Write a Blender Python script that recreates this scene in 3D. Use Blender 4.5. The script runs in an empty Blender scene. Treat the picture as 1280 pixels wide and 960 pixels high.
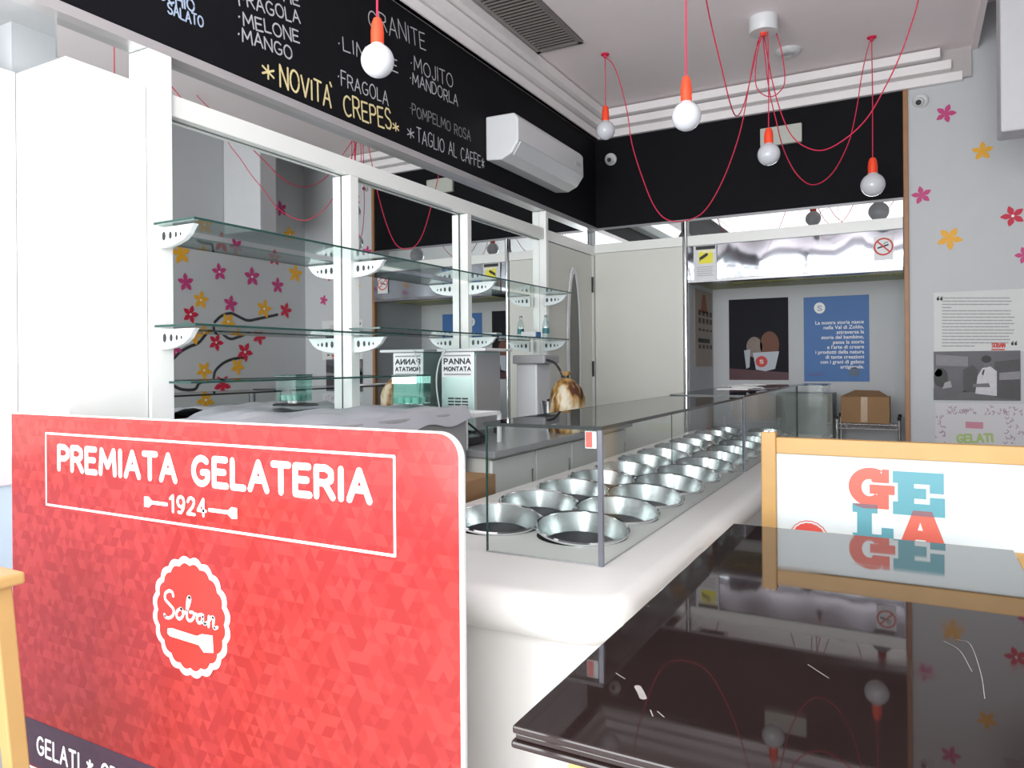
import bpy, bmesh, math, random
from mathutils import Vector, Matrix
random.seed(7)
S = bpy.context.scene
COL = S.collection
PI = math.pi

# ------------------------------------------------------------------ camera
F = 916.0; YAW = math.radians(28.6); ROLL = 0.0078; HZ = 455.0; H = 1.3
cam_d = bpy.data.cameras.new('camera'); cam = bpy.data.objects.new('camera', cam_d); COL.objects.link(cam)
S.camera = cam
cam_d.sensor_width = 36; cam_d.lens = 36*F/1280; cam_d.shift_y = -(480-HZ)/1280
cam_d.clip_start = 0.02
fw = Vector((-math.sin(YAW), math.cos(YAW), 0)); rt0 = Vector((math.cos(YAW), math.sin(YAW), 0)); up0 = Vector((0, 0, 1))
rt = rt0*math.cos(ROLL) - up0*math.sin(ROLL); up = up0*math.cos(ROLL) + rt0*math.sin(ROLL)
cam.matrix_world = Matrix(((rt.x, up.x, -fw.x, 0), (rt.y, up.y, -fw.y, 0), (rt.z, up.z, -fw.z, H), (0, 0, 0, 1)))

# ------------------------------------------------------------------ sky, lights, exposure
w = bpy.data.worlds.new('sky'); S.world = w; w.use_nodes = True
bg = w.node_tree.nodes['Background']; bg.inputs[0].default_value = (.86, .93, 1, 1); bg.inputs[1].default_value = 1.2
def area(name, loc, rot, sx, sy, power, col=(1, 1, 1)):
    d = bpy.data.lights.new(name, 'AREA'); d.shape = 'RECTANGLE'; d.size = sx; d.size_y = sy; d.energy = power; d.color = col
    o = bpy.data.objects.new(name, d); COL.objects.link(o); o.location = loc; o.rotation_euler = rot
    return o
area('shopfront_daylight', (-.9, -1.45, 1.75), (math.radians(90), 0, 0), 3.6, 2.6, 300, (.97, .99, 1))
S.view_settings.view_transform = 'Standard'; S.view_settings.look = 'None'
S.view_settings.exposure = 0.0; S.view_settings.gamma = 1
S.view_settings.use_curve_mapping = False

# ------------------------------------------------------------------ pixel -> place on a real plane
def ray(x, y):
    u = x-640; v = HZ-y
    return fw + rt*(u/F) + up*(v/F)
def on(x, y, ax, val):
    d = ray(x, y); o = Vector((0, 0, H)); i = 'XYZ'.index(ax)
    return o + d*((val-o[i])/d[i])
def at(x, y, depth):
    return Vector((0, 0, H)) + ray(x, y)*depth

# ------------------------------------------------------------------ materials
MATS = {}
def mat(name, col, rough=.5, metal=0, spec=.5, var=.04, scale=8, bump=0, bscale=60, emit=None, coat=0):
    if name in MATS: return MATS[name]
    m = bpy.data.materials.new(name); m.use_nodes = True; nt = m.node_tree; N = nt.nodes; L = nt.links
    b = N['Principled BSDF']
    tc = N.new('ShaderNodeTexCoord'); nz = N.new('ShaderNodeTexNoise'); nz.inputs['Scale'].default_value = scale; nz.inputs['Detail'].default_value = 4
    L.new(tc.outputs['Object'], nz.inputs['Vector'])
    mx = N.new('ShaderNodeMix'); mx.data_type = 'RGBA'
    c1 = [max(0, c*(1-var)) for c in col[:3]]+[1]; c2 = [min(1, c*(1+var)) for c in col[:3]]+[1]
    mx.inputs[6].default_value = c1; mx.inputs[7].default_value = c2
    L.new(nz.outputs['Fac'], mx.inputs[0]); L.new(mx.outputs[2], b.inputs['Base Color'])
    b.inputs['Roughness'].default_value = rough; b.inputs['Metallic'].default_value = metal
    b.inputs['Specular IOR Level'].default_value = spec
    if coat: b.inputs['Coat Weight'].default_value = coat; b.inputs['Coat Roughness'].default_value = .04
    if bump:
        n2 = N.new('ShaderNodeTexNoise'); n2.inputs['Scale'].default_value = bscale; L.new(tc.outputs['Object'], n2.inputs['Vector'])
        bp = N.new('ShaderNodeBump'); bp.inputs['Strength'].default_value = bump; bp.inputs['Distance'].default_value = .01
        L.new(n2.outputs['Fac'], bp.inputs['Height']); L.new(bp.outputs[0], b.inputs['Normal'])
    MATS[name] = m
    return m
def glass(name, tint=(.93, .97, .96), ior=1.5, rough=0.0, extra=0.0, power=1.0):
    m = bpy.data.materials.new(name); m.use_nodes = True; nt = m.node_tree; N = nt.nodes; L = nt.links
    N.remove(N['Principled BSDF'])
    f0 = ((ior-1)/(ior+1))**2+extra
    ge = N.new('ShaderNodeNewGeometry'); dt_ = N.new('ShaderNodeVectorMath'); dt_.operation = 'DOT_PRODUCT'
    L.new(ge.outputs['Normal'], dt_.inputs[0]); L.new(ge.outputs['Incoming'], dt_.inputs[1])
    def mth(op, a, b=None):
        n = N.new('ShaderNodeMath'); n.operation = op
        for i, v in enumerate((a, b)):
            if v is None: continue
            if isinstance(v, (int, float)): n.inputs[i].default_value = v
            else: L.new(v, n.inputs[i])
        return n.outputs[0]
    sch = mth('POWER', mth('SUBTRACT', 1.0, mth('ABSOLUTE', dt_.outputs['Value'])), 5.0)
    fac = mth('ADD', mth('MULTIPLY', sch, (1-f0)*power), f0)
    tr = N.new('ShaderNodeBsdfTransparent'); tr.inputs[0].default_value = (*tint, 1)
    gl = N.new('ShaderNodeBsdfGlossy'); gl.inputs['Roughness'].default_value = rough
    mx = N.new('ShaderNodeMixShader')
    L.new(fac, mx.inputs[0])
    L.new(tr.outputs[0], mx.inputs[1]); L.new(gl.outputs[0], mx.inputs[2])
    L.new(mx.outputs[0], N['Material Output'].inputs[0])
    return m
M_wall = mat('painted_wall', (.56, .575, .59), .6, var=.02, bump=.05)
M_ceil = mat('ceiling_paint', (.90, .81, .82), .7, var=.02)
M_mould = mat('moulding_plaster', (.90, .86, .86), .55, var=.02)
M_black = mat('blackboard_paint', (.007, .007, .009), .7, spec=.12, var=.25, scale=5)
M_floor = mat('floor_tile', (.42, .39, .37), .25, var=.1, scale=3)
M_white = mat('white_lacquer', (.88, .89, .86), .3, var=.015)
M_cream = mat('cream_lacquer', (.70, .70, .645), .4, var=.015)
M_mirror = mat('mirror_silver', (.88, .91, .90), .012, metal=1, var=.01)
M_steel = mat('polished_steel', (.50, .52, .57), .09, metal=1, var=.10, bump=.09, bscale=3)
M_chrome = mat('chrome', (.85, .86, .87), .08, metal=1, var=.02)
M_pan = mat('stainless_steel', (.58, .61, .61), .26, metal=1, var=.05)
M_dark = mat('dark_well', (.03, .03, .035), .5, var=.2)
M_counter = mat('counter_solid_surface', (.86, .84, .81), .28, var=.02)
M_wood = mat('pine_wood', (.54, .31, .10), .4, var=.18, scale=6)
M_trimwood = mat('brown_wood', (.36, .17, .07), .45, var=.2, scale=10)
M_text = mat('white_print', (.9, .9, .9), .45, var=.01)
M_cord = mat('red_textile_cord', (.62, .02, .07), .7, var=.1)
M_holder = mat('red_silicone', (.95, .07, .02), .45, var=.04)
M_bulb = mat('opal_glass', (.64, .65, .69), .12, var=.02)
M_plast = mat('white_plastic', (.70, .71, .72), .35, var=.02)
M_grey = mat('grey_plastic', (.35, .35, .36), .45, var=.05)
M_blk = mat('black_plastic', (.02, .02, .022), .4, var=.1)
M_glass = glass('clear_glass', (.96, .98, .975), 1.25, extra=.005, power=.5)
M_gedge = mat('glass_edge', (.02, .07, .06), .15, var=.1)
M_shelfglass = glass('shelf_glass', (.80, .90, .88))
M_card = mat('cardboard', (.33, .19, .09), .8, var=.12)

# ------------------------------------------------------------------ mesh helpers
WL = {}      # world location of an object's origin
def link(o, parent, loc):
    COL.objects.link(o)
    if parent is not None:
        o.parent = parent; WL[o.name] = WL[parent.name]
    else:
        o.location = loc; WL[o.name] = Vector(loc)
def tag(o, label=None, cat=None, group=None, kind=None):
    if label: o['label'] = label
    if cat: o['category'] = cat
    if group: o['group'] = group
    if kind: o['kind'] = kind
    return o
def thing(name, label, cat, loc=(0, 0, 0), group=None):
    o = bpy.data.objects.new(name, None); o.empty_display_size = .05; link(o, None, loc)
    return tag(o, label, cat, group)
class MB:
    def __init__(s): s.v = []; s.f = []; s.smooth = False
    def add(s, vs, fs):
        n = len(s.v); s.v += [Vector(v) for v in vs]; s.f += [tuple(i+n for i in f) for f in fs]; return s
    def box(s, x0, x1, y0, y1, z0, z1):
        return s.add([(x, y, z) for x in (x0, x1) for y in (y0, y1) for z in (z0, z1)],
                     [(0, 1, 3, 2), (4, 6, 7, 5), (0, 4, 5, 1), (2, 3, 7, 6), (0, 2, 6, 4), (1, 5, 7, 3)])
    def bar(s, a, b, w, d=None, upv=(0, 0, 1)):
        a = Vector(a); b = Vector(b); d = d or w; t = (b-a).normalized(); u = Vector(upv)
        if abs(t.dot(u)) > .95: u = Vector((0, 1, 0))
        r = t.cross(u).normalized(); q = r.cross(t).normalized()
        vs = [p + r*i*w/2 + q*j*d/2 for p in (a, b) for i in (-1, 1) for j in (-1, 1)]
        return s.add(vs, [(0, 1, 3, 2), (4, 6, 7, 5), (0, 4, 5, 1), (2, 3, 7, 6), (0, 2, 6, 4), (1, 5, 7, 3)])
    def tube(s, pts, r, n=8, caps=True):
        pts = [Vector(p) for p in pts]; rings = []; ref = None
        for i, p in enumerate(pts):
            t = (pts[min(i+1, len(pts)-1)]-pts[max(i-1, 0)]).normalized()
            if ref is None:
                ref = t.cross(Vector((0, 0, 1)) if abs(t.z) < .9 else Vector((1, 0, 0))).normalized()
            ref = (ref-t*ref.dot(t)).normalized(); q = t.cross(ref)
            rr = r[i] if isinstance(r, (list, tuple)) else r
            rings.append([p+(ref*math.cos(2*PI*k/n)+q*math.sin(2*PI*k/n))*rr for k in range(n)])
        vs = [v for g in rings for v in g]; fs = []
        for i in range(len(pts)-1):
            for k in range(n):
                a = i*n+k; b = i*n+(k+1) % n; fs.append((a, b, b+n, a+n))
        if caps: fs += [tuple(range(n-1, -1, -1)), tuple(range((len(pts)-1)*n, len(pts)*n))]
        return s.add(vs, fs)
    def lathe(s, prof, c=(0, 0, 0), n=32, M=None):
        c = Vector(c); vs = []
        for r, z in prof:
            for k in range(n):
                p = Vector((r*math.cos(2*PI*k/n), r*math.sin(2*PI*k/n), z))
                if M is not None: p = M @ p
                vs.append(p+c)
        fs = []
        for i in range(len(prof)-1):
            for k in range(n):
                a = i*n+k; b = i*n+(k+1) % n; fs.append((a, b, b+n, a+n))
        return s.add(vs, fs)
    def prism(s, poly, ext):
        ext = Vector(ext); poly = [Vector(p) for p in poly]; n = len(poly)
        return s.add(poly+[p+ext for p in poly], [tuple(range(n-1, -1, -1)), tuple(range(n, 2*n))]+[(i, (i+1) % n, (i+1) % n+n, i+n) for i in range(n)])
    def flat(s, poly): return s.add(poly, [tuple(range(len(poly)))])
    def build(s, name, m, parent=None, bevel=0, seg=2, smooth=False, label=None, cat=None, group=None, kind=None):
        if parent is not None: L = WL[parent.name]
        else:
            xs = [v.x for v in s.v]; ys = [v.y for v in s.v]; zs = [v.z for v in s.v]
            L = Vector(((min(xs)+max(xs))/2, (min(ys)+max(ys))/2, min(zs)))
        me = bpy.data.meshes.new(name); me.from_pydata([tuple(v-L) for v in s.v], [], s.f)
        me.materials.append(m)
        bm = bmesh.new(); bm.from_mesh(me); bmesh.ops.remove_doubles(bm, verts=bm.verts, dist=1e-6)
        bmesh.ops.recalc_face_normals(bm, faces=bm.faces); bm.to_mesh(me); bm.free()
        if smooth:
            me.polygons.foreach_set('use_smooth', [True]*len(me.polygons))
            try: me.set_sharp_from_angle(angle=math.radians(40))
            except Exception: pass
        o = bpy.data.objects.new(name, me); link(o, parent, L)
        if bevel:
            b = o.modifiers.new('bevel', 'BEVEL'); b.width = bevel; b.segments = seg; b.limit_method = 'ANGLE'; b.harden_normals = False
        return tag(o, label, cat, group, kind)
def box(name, m, x0, x1, y0, y1, z0, z1, parent=None, bevel=0, **k):
    return MB().box(x0, x1, y0, y1, z0, z1).build(name, m, parent, bevel, **k)
def smoothpath(pts, n=8):
    P = [Vector(p) for p in pts]; P = [P[0]*2-P[1]]+P+[P[-1]*2-P[-2]]; out = []
    for i in range(1, len(P)-2):
        for k in range(n):
            t = k/n; a, b, c, d = P[i-1:i+3]
            out.append(.5*((2*b)+(c-a)*t+(2*a-5*b+4*c-d)*t*t+(3*b-a-3*c+d)*t**3))
    out.append(P[-2]); return out
def dup(root, loc, label=None):
    r = root.copy(); COL.objects.link(r); r.location = loc
    if label: r['label'] = label
    for ch in list(root.children):
        c = ch.copy(); COL.objects.link(c); c.parent = r
        for g in ch.children:
            d = g.copy(); COL.objects.link(d); d.parent = c
    return r

# flat print: planes are (origin, U, V, normal)
class Plane:
    def __init__(s, O, U, V, eps=.0015):
        s.O = Vector(O); s.U = Vector(U).normalized(); s.V = Vector(V).normalized(); s.N = s.U.cross(s.V).normalized(); s.e = eps
    def p(s, u, v, d=0): return s.O+s.U*u+s.V*v+s.N*(s.e+d)
    def px(s, x, y):
        d = ray(x, y); o = Vector((0, 0, H)); t = (s.O-o).dot(s.N)/d.dot(s.N); q = o+d*t-s.O
        return q.dot(s.U), q.dot(s.V)
    def lift(s, k=1): return Plane(s.O+s.N*.0012*k, s.U, s.V, s.e)
RB = [0]
def ribbon(mb, pl0, pts, wd):
    RB[0] = (RB[0]+1) % 5; base = RB[0]*8e-5
    pl = Plane(pl0.O, pl0.U, pl0.V, pl0.e); pl.N = pl0.N
    for i in range(len(pts)-1):
        a = Vector(pts[i]); b = Vector(pts[i+1]); d = b-a
        if d.length < 1e-7: continue
        q = Vector((-d.y, d.x)).normalized()*wd/2; pl.e = pl0.e+base+(i % 2)*2e-5
        mb.flat([pl.p(*(a-q)), pl.p(*(b-q)), pl.p(*(b+q)), pl.p(*(a+q))])
    for i, a in enumerate(pts):
        pl.e = pl0.e+base+4e-5+(i % 2)*2e-5
        mb.flat([pl.p(a[0]+wd/2*math.cos(k*PI/4), a[1]+wd/2*math.sin(k*PI/4)) for k in range(8)])
def arc(cx, cy, rx, ry, a0, a1, n=10):
    return [(cx+rx*math.cos(math.radians(a0+(a1-a0)*i/n)), cy+ry*math.sin(math.radians(a0+(a1-a0)*i/n))) for i in range(n+1)]
FT = {
 'A': (.7, [[(0, 0), (.35, 1), (.7, 0)], [(.13, .36), (.57, .36)]]),
 'B': (.6, [[(0, 0), (0, 1)], [(0, 1), (.35, 1), (.5, .88), (.5, .66), (.35, .54), (0, .54)], [(.35, .54), (.58, .4), (.58, .15), (.4, 0), (0, 0)]]),
 'C': (.65, [arc(.38, .5, .36, .5, 50, 310, 12)]),
 'D': (.65, [[(0, 0), (0, 1), (.3, 1)], arc(.25, .5, .4, .5, 90, -90, 8), [(.3, 0), (0, 0)]]),
 'E': (.55, [[(.52, 1), (0, 1), (0, 0), (.55, 0)], [(0, .52), (.45, .52)]]),
 'F': (.52, [[(.52, 1), (0, 1), (0, 0)], [(0, .52), (.42, .52)]]),
 'G': (.7, [arc(.38, .5, .37, .5, 50, 320, 12)+[(.68, .45), (.42, .45)]]),
 'H': (.62, [[(0, 0), (0, 1)], [(.62, 0), (.62, 1)], [(0, .5), (.62, .5)]]),
 'I': (.08, [[(.04, 0), (.04, 1)]]),
 'J': (.4, [[(.4, 1), (.4, .2), (.3, 0), (.1, 0), (0, .18)]]),
 'L': (.5, [[(0, 1), (0, 0), (.5, 0)]]),
 'M': (.8, [[(0, 0), (.06, 1), (.4, .3), (.74, 1), (.8, 0)]]),
 'N': (.64, [[(0, 0), (0, 1), (.64, 0), (.64, 1)]]),
 'O': (.74, [arc(.37, .5, .37, .5, 0, 360, 14)]),
 'P': (.55, [[(0, 0), (0, 1), (.35, 1), (.54, .88), (.54, .6), (.35, .47), (0, .47)]]),
 'R': (.6, [[(0, 0), (0, 1), (.35, 1), (.54, .88), (.54, .6), (.35, .48), (0, .48)], [(.3, .48), (.6, 0)]]),
 'S': (.55, [[(.52, .86), (.4, 1), (.15, 1), (.02, .85), (.02, .68), (.15, .55), (.4, .47), (.54, .32), (.54, .15), (.4, 0), (.12, 0), (0, .14)]]),
 'T': (.62, [[(0, 1), (.62, 1)], [(.31, 1), (.31, 0)]]),
 'U': (.62, [[(0, 1), (0, .25), (.14, .03), (.31, 0), (.48, .03), (.62, .25), (.62, 1)]]),
 'V': (.66, [[(0, 1), (.33, 0), (.66, 1)]]),
 'Z': (.6, [[(0, 1), (.6, 1), (0, 0), (.6, 0)]]),
 '1': (.3, [[(0, .8), (.22, 1), (.22, 0)]]),
 '9': (.55, [arc(.28, .68, .26, .32, 0, 360, 12), [(.54, .68), (.5, .3), (.3, 0), (.1, .02)]]),
 '2': (.55, [[(.03, .75), (.12, .95), (.3, 1), (.48, .92), (.52, .72), (.4, .45), (0, 0), (.55, 0)]]),
 '4': (.6, [[(.42, 0), (.42, 1), (0, .3), (.6, .3)]]),
 '*': (.5, [[(.25, .15), (.25, .85)], [(0, .3), (.5, .7)], [(0, .7), (.5, .3)]]),
 '.': (.2, [[(.08, .45), (.12, .5)]]), "'": (.15, [[(.0, 1.1), (.1, .9)]]), '`': (.0, [[(-.25, 1.25), (-.12, 1.1)]]),
 ' ': (.35, []), '-': (.4, [[(0, .45), (.4, .45)]]),
}
def text_fit(mb, pl, txt, p0, p1, hgt, wd, jit=0, gap=.2):
    """hand-lettered strokes from baseline pixel p0 to baseline pixel p1 on plane pl, cap height hgt (m)"""
    a = Vector(pl.px(*p0)); b = Vector(pl.px(*p1)); d = b-a; tot = sum(FT[c][0]+gap for c in txt)-gap
    sx = d.length/tot; ux = d.normalized(); uy = Vector((-ux.y, ux.x)); x = 0
    rnd = random.Random(len(txt)*13+int(p0[0]))
    for c in txt:
        wdt, strokes = FT[c]; jy = rnd.uniform(-jit, jit)*hgt; js = 1+rnd.uniform(-jit, jit)
        for st in strokes:
            pts = [a+ux*(x+q[0])*sx+uy*(q[1]*hgt*js+jy+rnd.uniform(-jit, jit)*.25*hgt) for q in st]
            ribbon(mb, pl, pts, wd)
        x += wdt+gap
def font_text(name, pl, txt, u, v, size, m, parent, align='LEFT', bold=0, sx=1.0, **k):
    c = bpy.data.curves.new('txt', 'FONT'); c.body = txt; c.size = size; c.align_x = align; c.offset = bold; c.space_line = .98; c.resolution_u = 3
    o = bpy.data.objects.new('txt', c); COL.objects.link(o)
    dg = bpy.context.evaluated_depsgraph_get(); me = bpy.data.meshes.new_from_object(o.evaluated_get(dg))
    bpy.data.objects.remove(o); L = WL[parent.name]
    for vt in me.vertices: vt.co = pl.p(u+vt.co.x*sx, v+vt.co.y)-L
    me.name = name; me.materials.clear(); me.materials.append(m)
    o = bpy.data.objects.new(name, me); link(o, parent, L); return tag(o, **k)

# ================================================================== ROOM
XL, YB, XR, YF, ZC = -2.62, 6.35, 1.0, -1.3, 3.60
ZB, ZM = 2.547, 3.36         # bottom of the black band, bottom of the moulding
XC = -2.56                   # chalkboard face
floor = box('floor', M_floor, -3.5, 1.1, -1.4, 7.4, -.1, 0, kind='structure')
MB().box(-3.5, .40, -1.4, 6.5, ZC, ZC+.1).box(.40, .44, -1.4, 6.5, ZC-.02, 4.0).box(.44, 1.1, -1.4, 6.5, 3.9, 4.0).build('ceiling', M_ceil, kind='structure')
MB().box(XL-.12, XL, 1.80, 6.47, 0, ZC).box(-3.4, -2.87, -1.4, 1.48, 0, 2.37).box(-3.5, -3.1, -1.4, 2.0, 2.37, ZC).box(-3.4, -2.88, 1.48, 2.0, 0, ZC).box(-2.88, XL-.0, 1.79, 1.80, 0, ZC).build('wall_left', M_wall, kind='structure')
# back wall: left part, flower part, header above niche, niche box
NX0, NX1, NY, NZ = -1.70, -.055, 7.23, 2.01
wb = MB().box(XL-.1, NX0, YB, YB+.12, 0, 4.0).box(-.02, XR+.1, YB, YB+.12, 0, 4.0).box(NX0, -.02, YB, YB+.12, NZ+.02, 4.0)
wb.box(NX0-.1, NX0, YB+.12, NY, 0, 2.3).box(-.02, .08, YB+.12, NY, 0, 2.3).box(NX0-.1, .08, NY, NY+.1, 0, 2.3)
wall_back = wb.build('wall_back', M_wall, kind='structure')
box('ceiling_niche', mat('niche_ceiling', (.42, .44, .22), .5, var=.35, scale=6), NX0, -.02, YB+.12, NY, NZ, NZ+.05, kind='structure')
wall_right = box('wall_right', M_wall, XR, XR+.1, -1.4, YB, 0, 4.0, kind='structure')
# shopfront wall behind the camera, with openings
MB().box(-3.0, 1.1, YF-.1, YF, 3.05, ZC).box(-3.0, 1.1, YF-.1, YF, 0, .35).box(-3.0, -2.7, YF-.1, YF, .35, 3.05).box(.9, 1.1, YF-.1, YF, .35, 3.05).build('wall_front', M_wall, kind='structure')
wf = MB()
for x in (-2.7, -1.5, -.3, .84): wf.box(x, x+.06, YF-.09, YF-.02, .35, 3.05)
wf.box(-2.7, .9, YF-.09, YF-.02, 2.35, 2.42)
wf.build('window_1', mat('window_frame', (.25, .25, .26), .4), kind='structure')
box('trim_1', M_chrome if False else mat('aluminium_strip', (.62, .60, .61), .35, metal=.6), XC-.05, XC+.012, -1.3, YB, ZB-.03, ZB+.008, kind='structure')
# bulkhead carrying the chalkboard, soffit
box('wall_left_bulkhead', M_wall, XL-.5, XC-.012, -1.3, YB, ZB+.02, ZC, kind='structure')
# ceiling mouldings, three steps on two sides
for i in range(3):
    z0 = ZM+i*.08; off = .05*(3-i) - .0
    z1 = z0+.066
    off = .05+.05*i
    mb = MB().box(XC, XC+off, -1.3, YB, z0+.0, z1)
    mb.box(XC+off, .344-.072*i, YB-off, YB, z0, z1)
    mb.build('trim_%d' % (i+2), M_mould, bevel=.004, kind='structure')
mb = MB().box(XC, XC+.035, -1.3, YB, ZM, ZC).box(XC, .40, YB-.035, YB, ZM+.02, ZC); mb.build('trim_5', mat('moulding_gap', (.5, .46, .46), .6), kind='structure')
# baseboard
box('baseboard_back', M_plast, -.0, XR, YB-.015, YB, 0, .1, kind='structure')

# ---------------------------------------------------------------- chalkboard (left)
cb = thing('chalkboard', 'long black chalkboard fascia with handwritten ice and crepe menu', 'chalkboard', (XC, 2.5, ZB+.01))
box('board', M_black, XC-.01, XC, -1.25, YB-.0, ZB+.01, ZM, cb)
PC = Plane((XC, 0, 0), (0, 1, 0), (0, 0, 1))
M_chalk = mat('white_chalk', (.50, .50, .52), .9, var=.3, scale=90)
M_chalky = mat('yellow_chalk', (.78, .66, .34), .9, var=.25, scale=90)
M_chalkb = mat('blue_chalk', (.42, .52, .68), .9, var=.25, scale=90)
M_chalkd = mat('faint_chalk', (.22, .22, .23), .9, var=.4, scale=90)
def chalk(txt, p0, p1, h, m, wd=.007):
    mb = MB(); text_fit(mb, PC, txt, p0, p1, h, wd, jit=.07); mb.build('chalk_lettering', m, cb)
chalk('GRANITE', (461, 32), (532, 62), .095, M_chalk)
chalk('.LIMONE', (422, 60), (497, 92), .066, M_chalk)
chalk('.FRAGOLA', (422, 104), (485, 131), .07, M_chalk)
chalk('.MOJITO', (513, 86), (566, 110), .08, M_chalk)
chalk('.MANDORLA', (512, 103), (572, 133), .066, M_chalk)
chalk('.POMPELMO ROSA', (512, 142), (588, 176), .064, M_chalkd)
chalk('*', (509, 172), (517, 176), .08, M_chalk)
chalk('TAGLIO AL CAFFE*', (521, 177), (605, 212), .085, M_chalk)
chalk('*', (328, 99), (342, 105), .085, M_chalky, .01)
chalk('NOVITA`', (350, 107), (416, 134), .095, M_chalky, .011)
chalk('CREPES', (430, 144), (489, 162), .1, M_chalky, .011)
chalk('*', (491, 164), (498, 167), .06, M_chalky, .009)
chalk('.MELONE', (298, 29), (374, 54), .056, M_chalk, .008)
chalk('.MANGO', (297, 49), (365, 74), .056, M_chalk, .008)
chalk('.FRAGOLA', (293, 4), (375, 30), .056, M_chalk, .008)
chalk('PISTACCHIO', (148, -21), (243, 15), .048, M_chalkb, .008)
chalk('SALATO', (210, 17), (254, 35), .042, M_chalkb, .007)
chalk('.NOCCIOLA', (170, -42), (257, -4), .045, M_chalkb, .008)
chalk('.PESCHE', (300, -18), (374, 8), .05, M_chalk, .008)

# black band on the back wall
bb = thing('black_fascia', 'plain matt black fascia across the top of the back wall', 'fascia', (-1.3, YB-.01, ZB))
box('board', M_black, XC, -.046, YB-.012, YB-.002, ZB, ZM+.02, bb)
box('aluminium_edge', mat('edge_metal', (.25, .25, .26), .4, metal=.7), XC, -.046, YB-.02, YB-.002, ZB-.02, ZB, bb)
bt = box('trim_6', M_trimwood, -.045, -.012, YB-.03, YB+.02, 0, ZM+.01, bevel=.003, kind='structure')

# ---------------------------------------------------------------- mirrored wall unit
un = thing('mirrored_wall_unit', 'white framed unit of tall mirrors with four posts under the chalkboard', 'wall unit', (-2.6, 3.6, 0))
for y0, y1 in ((1.86, 2.92), (3.0, 4.05), (4.12, 5.24)):
    box('mirror_pane', M_mirror, -2.61, -2.60, y0, y1, .85, 2.285, un)
for y0, y1 in ((1.484, 2.96), (2.96, 4.09), (4.09, 6.3)):
    box('upper_mirror_pane', M_mirror, -2.61, -2.60, y0, y1, 2.38, ZB-.03, un)
for i, y in enumerate((1.84, 2.96, 4.09, 5.26)):
    wv = (.10, .065, .05, .045)[i]
    box('post', M_white, -2.60, -2.54, y-wv/2, y+wv/2, 0, (2.72, 2.285, 2.285, 2.60)[i] if i in (1, 2) else ZB-.032, un, .003)
box('beam', M_white, -2.60, -2.555, 1.89, YB-.05, 2.29, 2.375, un, .003)
box('lower_panel', M_cream, -2.61, -2.59, 1.86, 5.24, .0, .85, un)
# tall white cabinet
tc_ = thing('tall_cabinet', 'tall blank white cabinet column at the left end of mirrors', 'cabinet', (-2.7, 1.6, 0))
box('body', M_white, -2.87, -2.55, 1.484, 1.785, 0, 2.374, tc_, .003)
lp = thing('white_wall_panelling', 'white panelling with pale rail along the left edge of the picture', 'panelling', (-2.86, 0, 0))
box('panel', M_white, -2.869, -2.855, -1.25, 1.478, .985, 2.374, lp)
box('rail', mat('pink_rail', (.62, .50, .52), .35), -2.869, -2.84, -1.25, 1.48, .88, .985, lp, .004)
box('lower_panel', mat('blue_grey_panel', (.40, .47, .56), .4), -2.869, -2.858, -1.25, 1.48, 0, .88, lp)

# ---------------------------------------------------------------- door on the left wall
door = thing('door_1', 'white door with tall narrow oval window, beside the mirrors', 'door', (-2.58, 5.85, 0)); door['kind'] = 'structure'
for k in ('label', 'category'): del door[k]
def lens_poly(yc, zc, ry, rz, x, n=28): return [(x, yc+ry*math.sin(2*PI*k/n), zc+rz*math.cos(2*PI*k/n)) for k in range(n)]
box('leaf', M_cream, -2.605, -2.565, 5.33, 6.24, .02, 2.285, door, .003)
ov = on(719, 412, 'X', -2.56)
oy = on(717, 412, 'X', -2.56)[1]
outer = lens_poly(oy, 1.38, .15, .76, -2.562); inner = lens_poly(oy, 1.38, .115, .70, -2.562)
mb = MB(); n = len(outer); vs = outer+inner+[(-2.545, p[1], p[2]) for p in outer]+[(-2.545, p[1], p[2]) for p in inner]; fs = []
for k in range(n):
    j = (k+1) % n; fs += [(k+2*n, j+2*n, j+3*n, k+3*n), (k, j, j+2*n, k+2*n), (k+n, j+n, j+3*n, k+3*n)]
mb.add(vs, fs).build('oval_frame', M_plast, door)
MB().prism(inner, (.006, 0, 0)).build('oval_glass', mat('dark_glass', (.10, .10, .09), .15), door)
for z in (.35, 1.25, 2.02): box('hinge', M_blk, -2.565, -2.553, 6.235, 6.262, z-.07, z+.07, door)
box('door_frame', M_white, -2.61, -2.562, 6.25, 6.30, 0, 2.289, door)
box('door_frame', M_white, -2.61, -2.562, 5.285, 5.325, 0, 2.289, door)

# ---------------------------------------------------------------- back wall cabinet panel, mirror strip, chrome post
bp = thing('tall_cupboard_front', 'tall plain cream cupboard front between the door and chrome post', 'cupboard', (-2.1, 6.3, 0))
box('panel', M_cream, -2.56, NX0-.04, 6.305, YB-.001, 0, 2.31, bp, .003)
box('top_rail', M_white, -2.56, NX0-.04, 6.30, YB-.001, 2.312, 2.395, bp, .003)
ms = thing('mirror_strip', 'narrow polished mirror strip under the black fascia', 'mirror', (-1.3, YB-.02, 2.4))
box('mirror_pane', M_mirror, -2.56, NX0-.035, YB-.022, YB-.012, 2.397, ZB-.022, ms)
box('mirror_pane', M_mirror, NX0+.005, -.05, YB-.022, YB-.012, 2.397, ZB-.022, ms)
MB().tube([(NX0-.015, 6.305, 0), (NX0-.015, 6.305, ZB-.02)], .018, 16).build('chrome_post', M_chrome, smooth=True, label='slim vertical chrome post at left edge of the niche', cat='post')
hd = thing('steel_hood', 'polished steel hood panel above the niche opening', 'hood', (-.9, 6.32, 2.0))
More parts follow.
